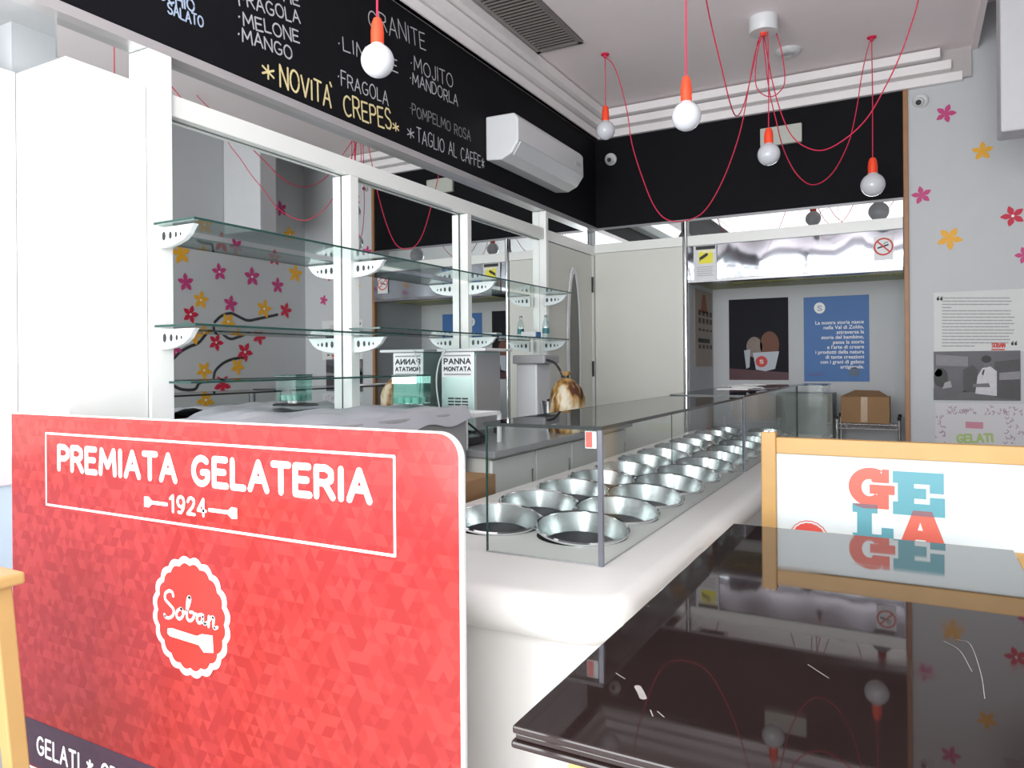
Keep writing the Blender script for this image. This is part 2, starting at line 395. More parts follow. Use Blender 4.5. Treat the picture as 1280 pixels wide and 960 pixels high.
# slightly bowed polished sheet
mb = MB(); n = 24; g = []
for i in range(n+1):
    x = NX0+.005+(-.05-NX0-.005)*i/n
    g.append([(x, 6.315-.006*math.sin(i*.9)-.004*math.sin(i*2.3), NZ+.005), (x, 6.305-.006*math.sin(i*.9), 2.15), (x, 6.315-.004*math.sin(i*1.3+1), 2.305)])
vs = [p for c in g for p in c]; fs = []
for i in range(n):
    for j in range(2): fs.append((i*3+j, (i+1)*3+j, (i+1)*3+j+1, i*3+j+1))
mb.add(vs, fs); mb.box(NX0+.005, -.05, 6.325, YB-.013, NZ+.005, 2.305).build('sheet', M_steel, hd, smooth=True)
box('white_rail', M_white, NX0+.005, -.05, 6.30, YB-.013, 2.307, 2.395, hd, .003)
box('lower_lip', mat('lip_metal', (.30, .30, .31), .3, metal=.8), NX0+.005, -.05, 6.30, YB+.11, NZ-.022, NZ+.003, hd, .002)
yt = box('tape_strip', mat('yellow_tape', (.62, .60, .16), .5, var=.1), NX0+.3, -.06, YB+.3, YB+.42, NZ-.006, NZ-.001, label='yellow strip with dark print under the niche ceiling', cat='tape')
PT_ = Plane((0, YB+.36, NZ-.006), (1, 0, 0), (0, 1, 0)); PT_.N = Vector((0, 0, -1))
mb = MB()
for i in range(46):
    x = -1.3+i*.026
    if i % 9 == 8: continue
    mb.flat([PT_.p(x, -.02), PT_.p(x+.016, -.02), PT_.p(x+.016, .02), PT_.p(x, .02)])
mb.build('print', M_blk, yt)

# ---------------------------------------------------------------- signs and posters on the back wall
def rect_px(ax, val, x0, y0, x1, y1):
    a = on(x0, y0, ax, val); b = on(x1, y1, ax, val); return a, b
def board(name, label, cat, x0, x1, z0, z1, y, m, th=.004, group=None):
    t = thing(name, label, cat, ((x0+x1)/2, y, z0), group); box('sheet', m, x0, x1, y-th, y, z0, z1, t); return t, Plane((0, y-th, 0), (1, 0, 0), (0, 0, 1))
M_paper = mat('paper', (.78, .79, .78), .7, var=.02)
M_ink = mat('black_ink', (.03, .03, .035), .6, var=.1)
M_redp = mat('red_print', (.60, .06, .05), .6, var=.05)
M_blue = mat('blue_print', (.055, .17, .44), .55, var=.04)
# no smoking sign
a, b = rect_px('Y', 6.30, 1092, 296, 1117, 321)
t, P = board('no_smoking_sign', 'white no smoking sign with red circle on the steel hood', 'sign', a.x, b.x, b.z-.02, a.z, 6.298, M_plast)
cx = (a.x+b.x)/2; cz = (a.z+b.z)/2
mb = MB(); ribbon(mb, P, arc(cx, cz, .062, .062, 0, 360, 28), .012); ribbon(mb, P, [(cx-.043, cz+.043), (cx+.043, cz-.043)], .011); mb.build('prohibition_ring', M_redp, t)
P = P.lift(-.4); mb = MB(); ribbon(mb, P, [(cx-.038, cz-.008), (cx+.03, cz+.012)], .012); ribbon(mb, P, [(cx+.0, cz+.02), (cx+.015, cz+.032), (cx+.03, cz+.03)], .005); mb.build('cigarette', M_ink, t)
# video surveillance sign
a, b = rect_px('Y', 6.30, 867, 308, 896, 350)
t, P = board('surveillance_sign', 'white and yellow camera surveillance notice on left end of the hood', 'sign', a.x, b.x, b.z, a.z, 6.298, M_plast)
mb = MB(); wz = a.z-b.z; wx = b.x-a.x
mb.flat([P.p(a.x+.02, a.z-.005), P.p(b.x-.01, a.z-.005), P.p(b.x-.01, a.z-.035), P.p(a.x+.02, a.z-.035)]); mb.build('black_header', M_ink, t)
mb = MB(); mb.flat([P.p(a.x+.045, a.z-.04), P.p(b.x-.03, a.z-.04), P.p(b.x-.03, a.z-.155), P.p(a.x+.045, a.z-.155)]); mb.build('yellow_field', mat('yellow_print', (.85, .78, .05), .5), t)
P1 = P.lift(); cx = (a.x+b.x)/2; cz = a.z-.095
mb = MB(); ribbon(mb, P1, [(cx-.035, cz-.015), (cx+.015, cz+.015)], .026); ribbon(mb, P1, [(cx-.035, cz-.015), (cx-.045, cz-.035)], .008); mb.build('camera_symbol', M_ink, t)
mb = MB(); text_fit(mb, P1, 'ATTENZIONE', (873, 316), (894, 315), .016, .004)
mb.build('header_lettering', M_text, t)
mb = MB()
for k in range(5): ribbon(mb, P, [(a.x+.03, a.z-.185-.018*k), (b.x-.03-.01*(k % 2), a.z-.185-.018*k)], .005)
mb.build('small_print', M_grey, t)
# black poster with ice cream tub
NYP = NY-.002
a = on(911, 375, 'Y', NYP); b = on(986, 475, 'Y', NYP)
t, P = board('ice_cream_poster', 'black poster showing a white ice cream tub with brown scoops', 'poster', a.x, b.x, b.z, a.z, NYP, mat('poster_black', (.018, .018, .024), .6, spec=.12))
mb = MB(); mb.flat([P.p(a.x, b.z), P.p(b.x, b.z), P.p(b.x, b.z+.07), P.p(a.x, b.z+.11)]); mb.build('dark_red_band', mat('dark_red', (.07, .012, .02), .5), t)
P1 = P.lift(); P2 = P.lift(2); P3 = P.lift(3)
def pxp(pl, pts): return [pl.p(*pl.px(*q)) for q in pts]
def blob(pl, cx, cy, rx, ry, n=20): return [pl.p(*pl.px(cx+rx*math.cos(2*PI*k/n), cy+ry*math.sin(2*PI*k/n))) for k in range(n)]
MB().flat(blob(P1, 962, 431, 12, 17)).build('chocolate_scoop', mat('scoop_brown', (.16, .055, .03), .6, var=.15, scale=40), t)
MB().flat(blob(P1, 943, 434, 10, 13)).build('hazelnut_scoop', mat('scoop_beige', (.24, .19, .16), .6, var=.35, scale=60), t)
MB().flat(pxp(P2, [(941, 441), (974, 439), (969, 461), (957, 464), (945, 462)])).build('tub', mat('tub_white', (.48, .52, .58), .5), t)
MB().flat(pxp(P2, [(930, 438), (938, 437), (937, 459), (933, 461)])).build('wafer', mat('wafer_pale', (.42, .45, .5), .5), t)
MB().flat(blob(P3, 952, 452, 7.5, 7)).build('round_badge', M_redp, t)
mb = MB(); text_fit(mb, P3.lift(), 'S', (950, 454), (954, 454), .03, .006); mb.build('badge_mark', M_text, t)
mb = MB(); text_fit(mb, P1, 'ICE', (978, 472), (984, 472), .012, .004); 
# blue poster
a = on(1004.5, 372, 'Y', NYP); b = on(1087, 477, 'Y', NYP)
t, P = board('blue_text_poster', 'blue poster with white paragraph about the shop story', 'poster', a.x, b.x, b.z, a.z, NYP, M_blue)
P1 = P.lift()
MB().flat(blob(P1, 1024.5, 385, 7, 7)).build('round_badge', M_text, t)
mb = MB(); text_fit(mb, P1.lift(), 'S', (1022, 388), (1027, 388), .04, .006); mb.build('badge_mark', M_blue, t)
u, v = P1.px(1080, 404)
font_text('lettering', P1, 'La nostra storia nasce\nnella Val di Zoldo,\nattraversa la\nstoria del bambino,\npassa la storia\ne l\'arte di creare\ni prodotti della natura\ndi tante creazioni\ncon i grani di gelato\nartigianale.', u, v, .0455, M_text, t, 'RIGHT', .0006)
MB().flat(blob(P1, 1068, 465, 7, 6)).build('faint_stamp', mat('stamp_olive', (.12, .17, .25), .6), t)
mb = MB(); ribbon(mb, P1, [P1.px(1012, 468), P1.px(1028, 468)], .02); mb.build('faint_logo', mat('stamp_mauve', (.13, .14, .36), .6), t)
# brown price poster on niche side wall (left)
XN = NX0+.004
t = thing('narrow_menu_poster', 'narrow beige menu poster on the left side wall of niche', 'poster', (XN, 6.8, 1.3))
ya, yb_ = YB+.18, NY-.06
ztop, zbot = on(887, 366, 'X', XN).z, on(886, 458, 'X', XN).z
box('sheet', mat('beige_poster', (.42, .36, .31), .7), NX0+.001, XN, ya, yb_, zbot, ztop, t)
PN = Plane((XN, 0, 0), (0, 1, 0), (0, 0, 1)); ym = (ya+yb_)/2; hz_ = ztop-zbot
mb = MB()
for zz, hh in ((.30, .07), (.40, .07), (.52, .03), (.74, .05)):
    z = ztop-hz_*zz
    for k in range(4):
        y0 = ya+.12+k*.14; mb.flat([PN.p(y0, z-hz_*hh/2), PN.p(y0+.09, z-hz_*hh/2), PN.p(y0+.09, z+hz_*hh/2), PN.p(y0, z+hz_*hh/2)])
mb.build('block_print', mat('brown_ink', (.10, .07, .06), .6), t)
mb = MB(); z = ztop-hz_*.66; mb.flat([PN.p(ya+.1, z-.02), PN.p(yb_-.1, z-.02), PN.p(yb_-.1, z+.02), PN.p(ya+.1, z+.02)]); mb.build('dark_bar', M_ink, t)
mb = MB(); z = ztop-hz_*.18; mb.flat([PN.p(ym-.13, z-.08), PN.p(ym+.13, z-.08), PN.p(ym+.06, z+.09), PN.p(ym-.04, z+.09)]); mb.build('red_emblem', mat('rust_print', (.34, .10, .05), .6), t)

# right-hand printed sheets on flower wall
YW = YB-.001
a = on(1167, 366, 'Y', YW); b = on(1277, 439, 'Y', YW)
t, P = board('quotation_sheet', 'pale wall print with a long grey quotation above the photograph', 'wall print', a.x, b.x+.05, b.z, a.z, YW, mat('sheet_grey', (.70, .71, .70), .7, var=.02), .002)
rnd = random.Random(3)
mb = MB()
for k in range(16):
    if k in (3,): x1e = 1190
    elif k == 15: x1e = 1218
    else: x1e = rnd.uniform(1260, 1268)
    y = 372.5+k*4.0; x = 1178.0
    while x < x1e:
        wl = rnd.uniform(4, 11); e = min(x+wl, x1e); ribbon(mb, P, [P.px(x, y), P.px(e, y)], .0075); x = e+1.6
mb.build('small_print', mat('soft_ink', (.36, .36, .37), .7), t)
def quotes(mb, x, y):
    for d in (0, 4.2): mb.flat(blob(P, x+d, y, 1.8, 1.8, 10)); ribbon(mb, P, [P.px(x+d+1, y-3), P.px(x+d-1, y-1)], .007)
mb = MB(); quotes(mb, 1172.5, 374); quotes(mb, 1265.5, 430); mb.build('quotation_marks', M_ink, t)
mb = MB(); text_fit(mb, P, 'SOBAN', (1240, 434), (1256, 434), .03, .007); ribbon(mb, P, [P.px(1240, 437), P.px(1255, 437)], .01); mb.build('red_signature', M_redp, t)
# photograph
a = on(1167, 439.5, 'Y', YW); b = on(1276, 501, 'Y', YW)
t, P = board('framed_photograph', 'black and white photograph of a man in white coat at work', 'photograph', a.x, b.x, b.z, a.z, YW, mat('photo_grey', (.11, .105, .12), .5, var=.35, scale=7), .003)
def g(n, c): return mat('photo_'+n, (c, c*.97, c*1.03), .5, var=.2, scale=25)
L_ = lambda n, c, pts, k=1: MB().flat(pxp(P.lift(k), pts)).build(n, g('%03d' % int(c*1000), c), t)
L_('pale_wall', .22, [(1170, 443), (1210, 446), (1210, 458), (1170, 457)])
L_('dark_wall', .06, [(1243, 452), (1275, 449), (1275, 500), (1243, 497)])
L_('shelf_band', .25, [(1249, 466), (1275, 464), (1275, 474), (1249, 475)], 2)
L_('dark_machine', .05, [(1204, 462), (1216, 456), (1222, 462), (1222, 490), (1204, 490)], 2)
L_('worktop', .10, [(1167, 485), (1200, 488), (1243, 497), (1275, 501), (1167, 500)], 2)
MB().flat(blob(P.lift(3), 1176, 472, 9, 12)).build('blurred_head', g('030', .03), t)
MB().flat(blob(P.lift(3), 1173, 466, 5, 5)).build('pale_cap', g('300', .30), t)
L_('pale_apron', .34, [(1178, 486), (1181, 478), (1188, 476), (1190, 484)], 4)
L_('white_coat', .60, [(1219, 492), (1222, 470), (1228, 460), (1238, 458), (1246, 464), (1246, 495)], 4)
MB().flat(blob(P.lift(5), 1233, 453, 4.5, 6.5)).build('face', g('140', .14), t)
MB().flat(blob(P.lift(6), 1233, 449, 6.2, 4.6)).build('dark_hair', g('012', .012), t)
L_('necktie', .03, [(1229, 462), (1231, 462), (1229, 470), (1227, 467)], 5)
L_('forearm', .14, [(1216, 480), (1236, 479), (1238, 484), (1216, 484)], 5)
# gelati drawing print
a = on(1169, 503.5, 'Y', YW); b = on(1280, 590, 'Y', YW)
t, P = board('gelati_print', 'pale wall print with pink doodles and green ice cream word', 'wall print', a.x, b.x+.04, b.z, a.z, YW, mat('sheet_lilac', (.66, .65, .67), .7, var=.02), .002)
mb = MB()
for k in range(70):
    side = rnd.random()
    if side < .55: x, y = rnd.uniform(1171, 1278), rnd.uniform(507, 518)
    elif side < .78: x, y = rnd.uniform(1170, 1182), rnd.uniform(518, 556)
    else: x, y = rnd.uniform(1258, 1278), rnd.uniform(518, 556)
    a_ = rnd.uniform(0, PI); l = rnd.uniform(1.5, 3.5); ribbon(mb, P, [P.px(x, y), P.px(x+l*math.cos(a_), y+l*math.sin(a_)), P.px(x+l*math.cos(a_+.8)*1.4, y+l*math.sin(a_+.8)*1.4)], .006)
mb.build('doodles', mat('doodle_pink', (.42, .30, .38), .7), t)
mb = MB(); text_fit(mb, P, 'GELATI', (1197, 553), (1241, 552), .055, .016); mb.build('green_lettering', mat('green_print', (.42, .55, .20), .6), t)
MB().flat(pxp(P, [(1207, 527), (1229, 528), (1229, 536), (1207, 535)])).build('pink_badge', mat('pink_print', (.60, .25, .33), .6), t)

# ---------------------------------------------------------------- flowers
FC = {'pink': mat('vinyl_pink', (.55, .045, .20), .5), 'yellow': mat('vinyl_yellow', (.85, .42, .02), .5), 'red': mat('vinyl_red', (.60, .012, .05), .5)}
def flower(pl, u, v, r, rot, m, parent=None, name='flower_sticker', th=.0015, centre=False, **k):
    mb = MB()
    for i in range(5):
        a = rot+i*2*PI/5; c, s_ = math.cos(a), math.sin(a)
        prof = [(.0, .0), (.28, .19), (.55, .27), (.80, .16), (1.0, 0), (.80, -.16), (.55, -.27), (.28, -.19)]
        mb.prism([pl.p(u+r*(x*c-y*s_), v+r*(x*s_+y*c)) for x, y in prof], pl.N*th)
    o = mb.build(name, m, parent, **k)
    if centre:
        MB().flat([pl.p(u+r*.13*math.cos(q*PI/4), v+r*.13*math.sin(q*PI/4), th+.001) for q in range(8)]).build('flower_centre', M_text, o)
    return o
PW = Plane((0, YW, 0), (1, 0, 0), (0, 0, 1), 0.0)
for x, y, c, r, rot, cen, lb in ((1182, 142, 'pink', 14.5, 1.2, 0, 'small pink flower sticker high on the wall beside the dome camera'),
                        (1228, 189, 'yellow', 15, .3, 0, 'upper yellow flower sticker on the white wall, tilted'),
                        (1152, 244, 'pink', 14, 1.75, 0, 'pink flower sticker next to the brown wood trim'),
                        (1187, 298, 'yellow', 18, -1.5, 0, 'larger lower yellow flower sticker above the quotation'),
                        (1266, 270, 'red', 17, 1.9, 1, 'crimson flower sticker with white centre near right edge'),
                        (1281, 319, 'pink', 14, 3.1, 0, 'pink flower sticker cut by the right edge of the picture')):
    u, v = PW.px(x, y); u2, v2 = PW.px(x+r, y)
    flower(PW, u, v, abs(u2-u)*.97, rot, FC[c], centre=cen, label=lb, cat='flower sticker', group='flower stickers on the back wall')
# right wall (seen in the mirrors): invert the mirror at X=-2.60
MXP = -2.60
PR = Plane((XR, 0, 0), (0, -1, 0), (0, 0, 1))
def inmirror(x, y):
    q = on(x, y, 'X', 2*MXP-XR); return (-q.y, q.z)
for i, (x, y, c) in enumerate(((294, 258, 'red'), (351, 261, 'pink'), (362, 293, 'yellow'), (226, 317, 'yellow'), (274, 340, 'pink'), (232, 353, 'pink'), (315, 346, 'pink'), (347, 357, 'pink'),
        (343, 322, 'red'), (369, 342, 'yellow'), (251, 375, 'yellow'), (288, 380, 'pink'), (330, 386, 'yellow'), (357, 388, 'red'), (238, 393, 'red'), (242, 418, 'yellow'), (270, 428, 'red'),
        (324, 421, 'red'), (306, 440, 'red'), (297, 458, 'yellow'), (255, 463, 'yellow'), (278, 481, 'red'), (285, 402, 'yellow'), (217, 435, 'pink'), (257, 500, 'yellow'), (295, 308, 'pink'))):
    u, v = inmirror(x, y); flower(PR, u, v, .095 if i % 3 else .11, i*1.3, FC[c], wall_right, 'flower_decal', centre=(i % 2 == 0))
def z8(x, y): return (200+x/3, 180+y/3)
mb = MB()
for br in ([(205, 668), (230, 645), (265, 635), (300, 650), (330, 662), (370, 655), (440, 640)], [(20, 805), (45, 808), (75, 780), (110, 760), (145, 745), (175, 710), (200, 695)],
           [(225, 705), (260, 730), (290, 725), (335, 708)], [(200, 885), (208, 850), (240, 820), (280, 805), (325, 800)], [(40, 900), (80, 920), (130, 920), (150, 895), (200, 890)]):
    pts = smoothpath([Vector((*inmirror(*z8(*q)), 0)) for q in br], 5); ribbon(mb, PR, [(p.x, p.y) for p in pts], .03)
mb.build('branch_decal', M_ink, wall_right)

# ================================================================== GLASS SHELVES
M_bracket = mat('bracket_white', (.86, .90, .90), .35, var=.01)  # plain white plastic for the shelf brackets, no lamp in them
def bracket(parent, y, z, w_=.20):
    prof = [(-2.54, z-.006), (-2.54+w_, z-.006), (-2.54+w_*.93, z-.02)]
    prof += [(-2.54+w_*math.cos(math.radians(k))*.9, z-.02-.065*math.sin(math.radians(k))) for k in (20, 40, 60, 75, 90)]
    o = MB().prism([(x, y-.012, zz) for x, zz in prof], (0, .024, 0)).build('bracket', M_bracket, parent, bevel=.002)
    mb = MB()
    for k, (dx, r) in enumerate(((.03, .015), (.068, .0125), (.1, .0095), (.127, .0065))):
        mb.flat([(-2.54+dx+r*.7*math.cos(q*PI/5), y-.0135, z-.04+r*1.2*math.sin(q*PI/5)) for q in range(10)])
    mb.build('bracket_hole', M_blk, o)
def glass_shelf(label, y0, y1, z, x0=-2.53, x1=-2.33, ys=(), w_=.20):
    t = thing('glass_shelf', label, 'shelf', (-2.43, (y0+y1)/2, z), 'glass shelves on the mirrored unit')
    box('pane', M_shelfglass, x0, x1, y0, y1, z, z+.008, t)
    MB().box(x1, x1+.0015, y0, y1, z-.0, z+.0085).box(x0, x1, y0-.0015, y0, z, z+.0085).box(x0, x1, y1, y1+.0015, z, z+.0085).build('polished_edge', M_gedge, t)
    for y in ys: bracket(t, y, z, w_)
    return t
glass_shelf('upper long glass shelf running across all mirrors', 1.80, 5.20, 1.84, x1=-2.30, ys=(1.84, 2.96, 4.09, 5.20))
glass_shelf('lower glass shelf on the left half of the mirrors', 1.80, 3.08, 1.45, x1=-2.30, ys=(1.84, 2.96))
glass_shelf('lower glass shelf on the right half of the mirrors', 2.90, 5.20, 1.482, x1=-2.33, ys=(4.09, 5.18))
glass_shelf('lowest glass shelf, at eye level over the back counter', 1.86, 3.3, 1.235, x1=-2.40)
def bottle(y, x, z, label):
    t = thing('water_bottle', label, 'bottle', (x, y, z), 'small bottles on glass shelf')
    MB().lathe([(0, 0), (.024, 0), (.027, .01), (.027, .11), (.02, .14), (.011, .16), (.011, .172)], (x, y, z), 16).build('body', glass('bottle_plastic%d' % (y*100), (.85, .93, .93), extra=.08), t, smooth=True)
    MB().lathe([(.0275, .045), (.0275, .085)], (x, y, z), 16).build('label_band', mat('teal_label', (.05, .22, .24), .5), t, smooth=True)
    MB().lathe([(.012, .17), (.012, .188), (0, .188)], (x, y, z), 12).build('cap', M_grey, t, smooth=True)
bottle(5.12, -2.49, 1.4905, 'small clear water bottle at right end of the lower glass shelf')
t = thing('camcorder_box', 'small white and blue box on lower glass shelf', 'box', (-2.44, 4.75, 1.4905))
box('body', M_plast, -2.50, -2.38, 4.72, 4.80, 1.4905, 1.535, t, .006); box('blue_end', M_blue, -2.379, -2.372, 4.725, 4.795, 1.495, 1.53, t)

# ================================================================== AIR CONDITIONER
ac = thing('air_conditioner', 'white wall air conditioner mounted over the chalkboard', 'air conditioner', (XC, 4.9, 2.68))
y0, y1 = 4.34, 5.46
prof = [(XC+.001, 2.70), (XC+.001, 3.0), (XC+.22, 2.995), (XC+.252, 2.96), (XC+.255, 2.80), (XC+.20, 2.725), (XC+.12, 2.69)]
MB().prism([(x, y0, z) for x, z in prof], (0, y1-y0, 0)).build('casing', M_plast, ac, bevel=.012, seg=3)
MB().prism([(XC+.262, y0+.03, 2.80), (XC+.205, y0+.03, 2.716), (XC+.20, y0+.03, 2.722), (XC+.256, y0+.03, 2.803)], (0, y1-y0-.06, 0)).build('outlet_flap', mat('flap_grey', (.62, .63, .65), .35), ac)
box('panel_seam', M_grey, XC+.02, XC+.2565, y0+.006, y1-.006, 2.803, 2.807, ac)
box('display', mat('ac_display', (.55, .56, .58), .3), XC+.2555, XC+.258, y1-.16, y1-.07, 2.86, 2.89, ac)

# ================================================================== CEILING ITEMS
vg = thing('ceiling_vent', 'dark louvred ventilation grille set in the ceiling', 'vent', (-2.22, 4.2, ZC-.02))
vx0, vx1, vy0, vy1 = -2.40, -2.04, 3.3, 4.84
mb = MB().box(vx0, vx0+.035, vy0, vy1, ZC-.018, ZC).box(vx1-.035, vx1, vy0, vy1, ZC-.018, ZC).box(vx0, vx1, vy0, vy0+.035, ZC-.018, ZC).box(vx0, vx1, vy1-.035, vy1, ZC-.018, ZC)
mb.build('frame', mat('vent_frame', (.33, .30, .29), .4, metal=.4), vg, .003)
box('backing', M_dark, vx0+.03, vx1-.03, vy0+.03, vy1-.03, ZC-.004, ZC-.001, vg)
slat = None
k = 0; y = vy0+.05
M_slat = mat('vent_slat', (.26, .23, .21), .45, metal=.3)
sm = MB().prism([(vx0+.035, -.009, ZC-.012), (vx0+.035, -.006, ZC-.010), (vx0+.035, .009, ZC-.016), (vx0+.035, .006, ZC-.018)], (vx1-vx0-.07, 0, 0))
while y < vy1-.045:
    if slat is None:
        q = MB(); q.v = [v+Vector((0, y, 0)) for v in sm.v]; q.f = sm.f; slat = q.build('slat', M_slat, vg); ybase = y
    else:
        c = slat.copy(); COL.objects.link(c); c.location = (0, y-ybase, 0)
    y += .04
rz = at(954, 20, 4.9); RX, RY = rz.x, rz.y
cr = thing('ceiling_rose', 'round white ceiling rose where the red cords gather', 'ceiling rose', (RX, RY, ZC-.1))
MB().lathe([(0, 0), (.088, 0), (.092, .006), (.092, .1), (0, .1)], (RX, RY, ZC-.1), 40).build('cover', M_plast, cr, smooth=True)
MB().lathe([(0, -.02), (.018, -.02), (.022, .004)], (RX, RY, ZC-.1), 16).build('cord_grip', M_holder, cr, smooth=True)
sdp = on(985, 63, 'Z', ZC)
sd = thing('ceiling_spotlight', 'small flat round white ceiling fitting behind the ceiling rose', 'ceiling light', (sdp.x, sdp.y, ZC-.03))
MB().lathe([(0, -.005), (.05, -.004), (.068, .0), (.085, .015), (.09, .03)], (sdp.x, sdp.y, ZC-.03), 32).build('body', M_plast, sd, smooth=True)
MB().lathe([(0, -.008), (.045, -.0065)], (sdp.x, sdp.y, ZC-.03), 24).build('lens', M_bulb, sd)

def rel(p): return p
def pendant(label, cx, cy, rpx, depth, top, holder_top, holder_w, cord_pts=None, hook=True):
    c = at(cx, cy, depth); r = rpx*depth/F
    hp = at(cx, holder_top, depth)
    t = thing('pendant_lamp', label, 'pendant lamp', (c.x, c.y, c.z-r), 'red cord pendant bulbs')
    # opal globe
    prof = [(r*math.sin(a), -r*math.cos(a)) for a in [PI*k/18 for k in range(16)]]
    prof[0] = (0, -r)
    MB().lathe(prof+[(r*.36, r*1.02)], c, 32).build('bulb', M_bulb, t, smooth=True)
    hz = hp.z-c.z; hw = holder_w*depth/F/2
    MB().lathe([(0, r*.9), (hw*1.0, r*.9), (hw*1.02, r*.9+(hz-r)*.5), (hw*.9, r+(hz-r)*.75), (hw*.6, hz-.004), (hw*.25, hz), (0, hz)], c, 20).build('bulb_holder', M_holder, t, smooth=True)
    zt = top if top else ZC
    MB().tube([(c.x, c.y, c.z+hz-.003), (c.x+.003, c.y, c.z+(hz+zt-c.z)/2), (c.x, c.y, zt-.012)], .0035).build('cord', M_cord, t, smooth=True)
    if hook:
        MB().lathe([(0, -.03), (.012, -.028), (.014, -.012), (.03, -.008), (.032, 0)], (c.x, c.y, ZC), 16).build('ceiling_hook', M_cord, t, smooth=True)
    return t, Vector((c.x, c.y, ZC-.02))
_, hA = pendant('pendant bulb hanging in front of the chalkboard menu, largest in view', 472, 76, 20.7, 2.35, None, 22, 16)
_, hB = pendant('pendant bulb at centre top of the picture against the ceiling moulding', 858, 145.5, 18, 2.9, None, 95, 13.5)
_, hC = pendant('smallest pendant bulb in the corner, next to the air conditioner', 757, 163, 11.7, 5.45, None, 132, 9)
_, hD = pendant('pendant bulb straight below the ceiling rose, before the white box', 961, 193, 13.7, 4.85, ZC-.1, 160, 11, hook=False)
_, hE = pendant('rightmost pendant bulb hanging before the brown wood trim', 1091, 231, 14.3, 5.2, None, 197, 11)
R0 = Vector((RX, RY, ZC-.11))
def cordpath(px, d0, d1, a=None, b=None):
    n = len(px); pts = [at(x, y, d0+(d1-d0)*i/(n-1)) for i, (x, y) in enumerate(px)]
    if a is not None: pts = [a]+pts
    if b is not None: pts = pts+[b]
    return smoothpath(pts, 8)
dR = 4.95
def swag(label, px, d1, end):
    MB().tube(cordpath(px, dR, d1, R0, end), .0036, 8).build('swagged_cord', M_cord, cr, smooth=True)
swag('red cord swagging low from ceiling rose to the corner bulb hook', [(945, 62), (936, 108), (925, 165), (905, 222), (882, 262), (860, 275), (835, 275), (818, 258), (803, 222), (790, 180), (784, 140), (774, 100), (766, 80)], 5.4, hC)
swag('red cord looping from ceiling rose up to the centre bulb hook', [(948, 50), (940, 90), (930, 130), (921, 145), (913, 130), (902, 85), (890, 35), (882, -5), (874, -60)], 3.3, hB)
swag('red cord in a deep loop from ceiling rose to rightmost bulb hook', [(955, 60), (961, 110), (970, 150), (980, 188), (997, 219), (1017, 231), (1040, 217), (1060, 180), (1070, 140), (1078, 90), (1086, 56)], 5.2, hE)
endR = at(1162, -130, 3.62); endR.z = ZC-.005
swag('red cord sweeping from ceiling rose up and out at top right', [(956, 50), (965, 100), (976, 140), (990, 170), (1010, 185), (1032, 187), (1060, 171), (1085, 146), (1108, 106), (1125, 70), (1140, 28), (1150, -10), (1158, -70)], 3.8, endR)
swag('short red cord loop hanging just beside the ceiling rose', [(964, 30), (976, 60), (981, 100), (974, 115), (962, 121), (948, 113), (944, 95), (948, 60)], 4.9, R0+Vector((.005, -.02, 0)))

# dome cameras
def dome_cam(label, c, nrm):
    t = thing('dome_camera', label, 'security camera', c); n_ = Vector(nrm)
    zq = n_.to_track_quat('Z', 'Y').to_matrix()
    MB().lathe([(0, 0), (.052, 0), (.055, .02), (.045, .035), (.03, .04), (0, .04)], c, 28, zq).build('base', M_plast, t, smooth=True)
    MB().lathe([(.034, .03), (.034, .05), (.026, .066), (0, .07)], c, 24, zq).build('ball', M_plast, t, smooth=True)
    MB().lathe([(.02, .062), (.02, .073), (0, .074)], c, 20, zq).build('lens', M_blk, t, smooth=True)
a = on(1151, 126, 'Y', YB-.001); dome_cam('white dome camera on the white wall, above the pink flower', a, (-.25, -1, -.45))
a = on(764, 199, 'Y', YB-.014); dome_cam('small dome camera on the black fascia near the corner', a, (.1, -1, -.35))
a = on(951, 161, 'Y', YB-.012); b = on(1003, 178, 'Y', YB-.012)
em = thing('junction_box', 'flat cream rectangular box on the black fascia', 'electrical box', (a.x, YB-.02, b.z))
box('cover', mat('cream_plastic', (.52, .54, .48), .45), a.x, b.x, YB-.05, YB-.012, b.z, a.z-.01, em, .005)
# hanging duct at right
a = on(1251, 165, 'Y', 5.2)
dt = thing('air_duct', 'pale boxed air duct hanging at top right', 'duct', (a.x, 5.2, a.z))
box('casing', mat('duct_grey', (.58, .58, .60), .5), a.x, XR-.002, 5.2, 5.42, a.z, 3.88, dt, .012)

# ================================================================== GELATO COUNTER
CZ = .72
ct = thing('gelato_counter', 'white gelato counter with rounded edge and two rows of wells', 'counter', (-1.1, 3.9, 0))
# worktop with real holes
gx = [-1.31, -.98]; hp_ = .1675; gy0 = 2.115; NR = 12
mb = MB(); n = 32; R_ = .154
for cx in gx:
    for k in range(NR):
        cy = gy0+.1675+.335*k; sq = []; ci = []
        for q in range(n):
            a_ = 2*PI*q/n; c, s_ = math.cos(a_), math.sin(a_); m_ = max(abs(c), abs(s_))
            hx = hp_ - (0.0025 if False else 0); sx_ = (.165 if True else .1675)
            sq.append((cx+c/m_*sx_, cy+s_/m_*hp_, CZ)); ci.append((cx+R_*c, cy+R_*s_, CZ))
        mb.add(sq+ci, [(q, (q+1) % n, (q+1) % n+n, q+n) for q in range(n)])
gx0, gx1 = gx[0]-.165, gx[1]+.165; gy1 = gy0+NR*.335
XE, YE = -.66, 1.68; XLc = -1.62; YEND = 6.28
arcp = [(XE-.1+.1*math.cos(math.radians(a_)), YE+.1-.1*math.sin(math.radians(a_))) for a_ in (90, 72, 54, 36, 18, 0)]
mb.flat([(XLc, gy0, CZ), (XLc, YE, CZ)]+[(x, y, CZ) for x, y in arcp]+[(XE, gy0, CZ), (gx1, gy0, CZ), (gx0, gy0, CZ)])
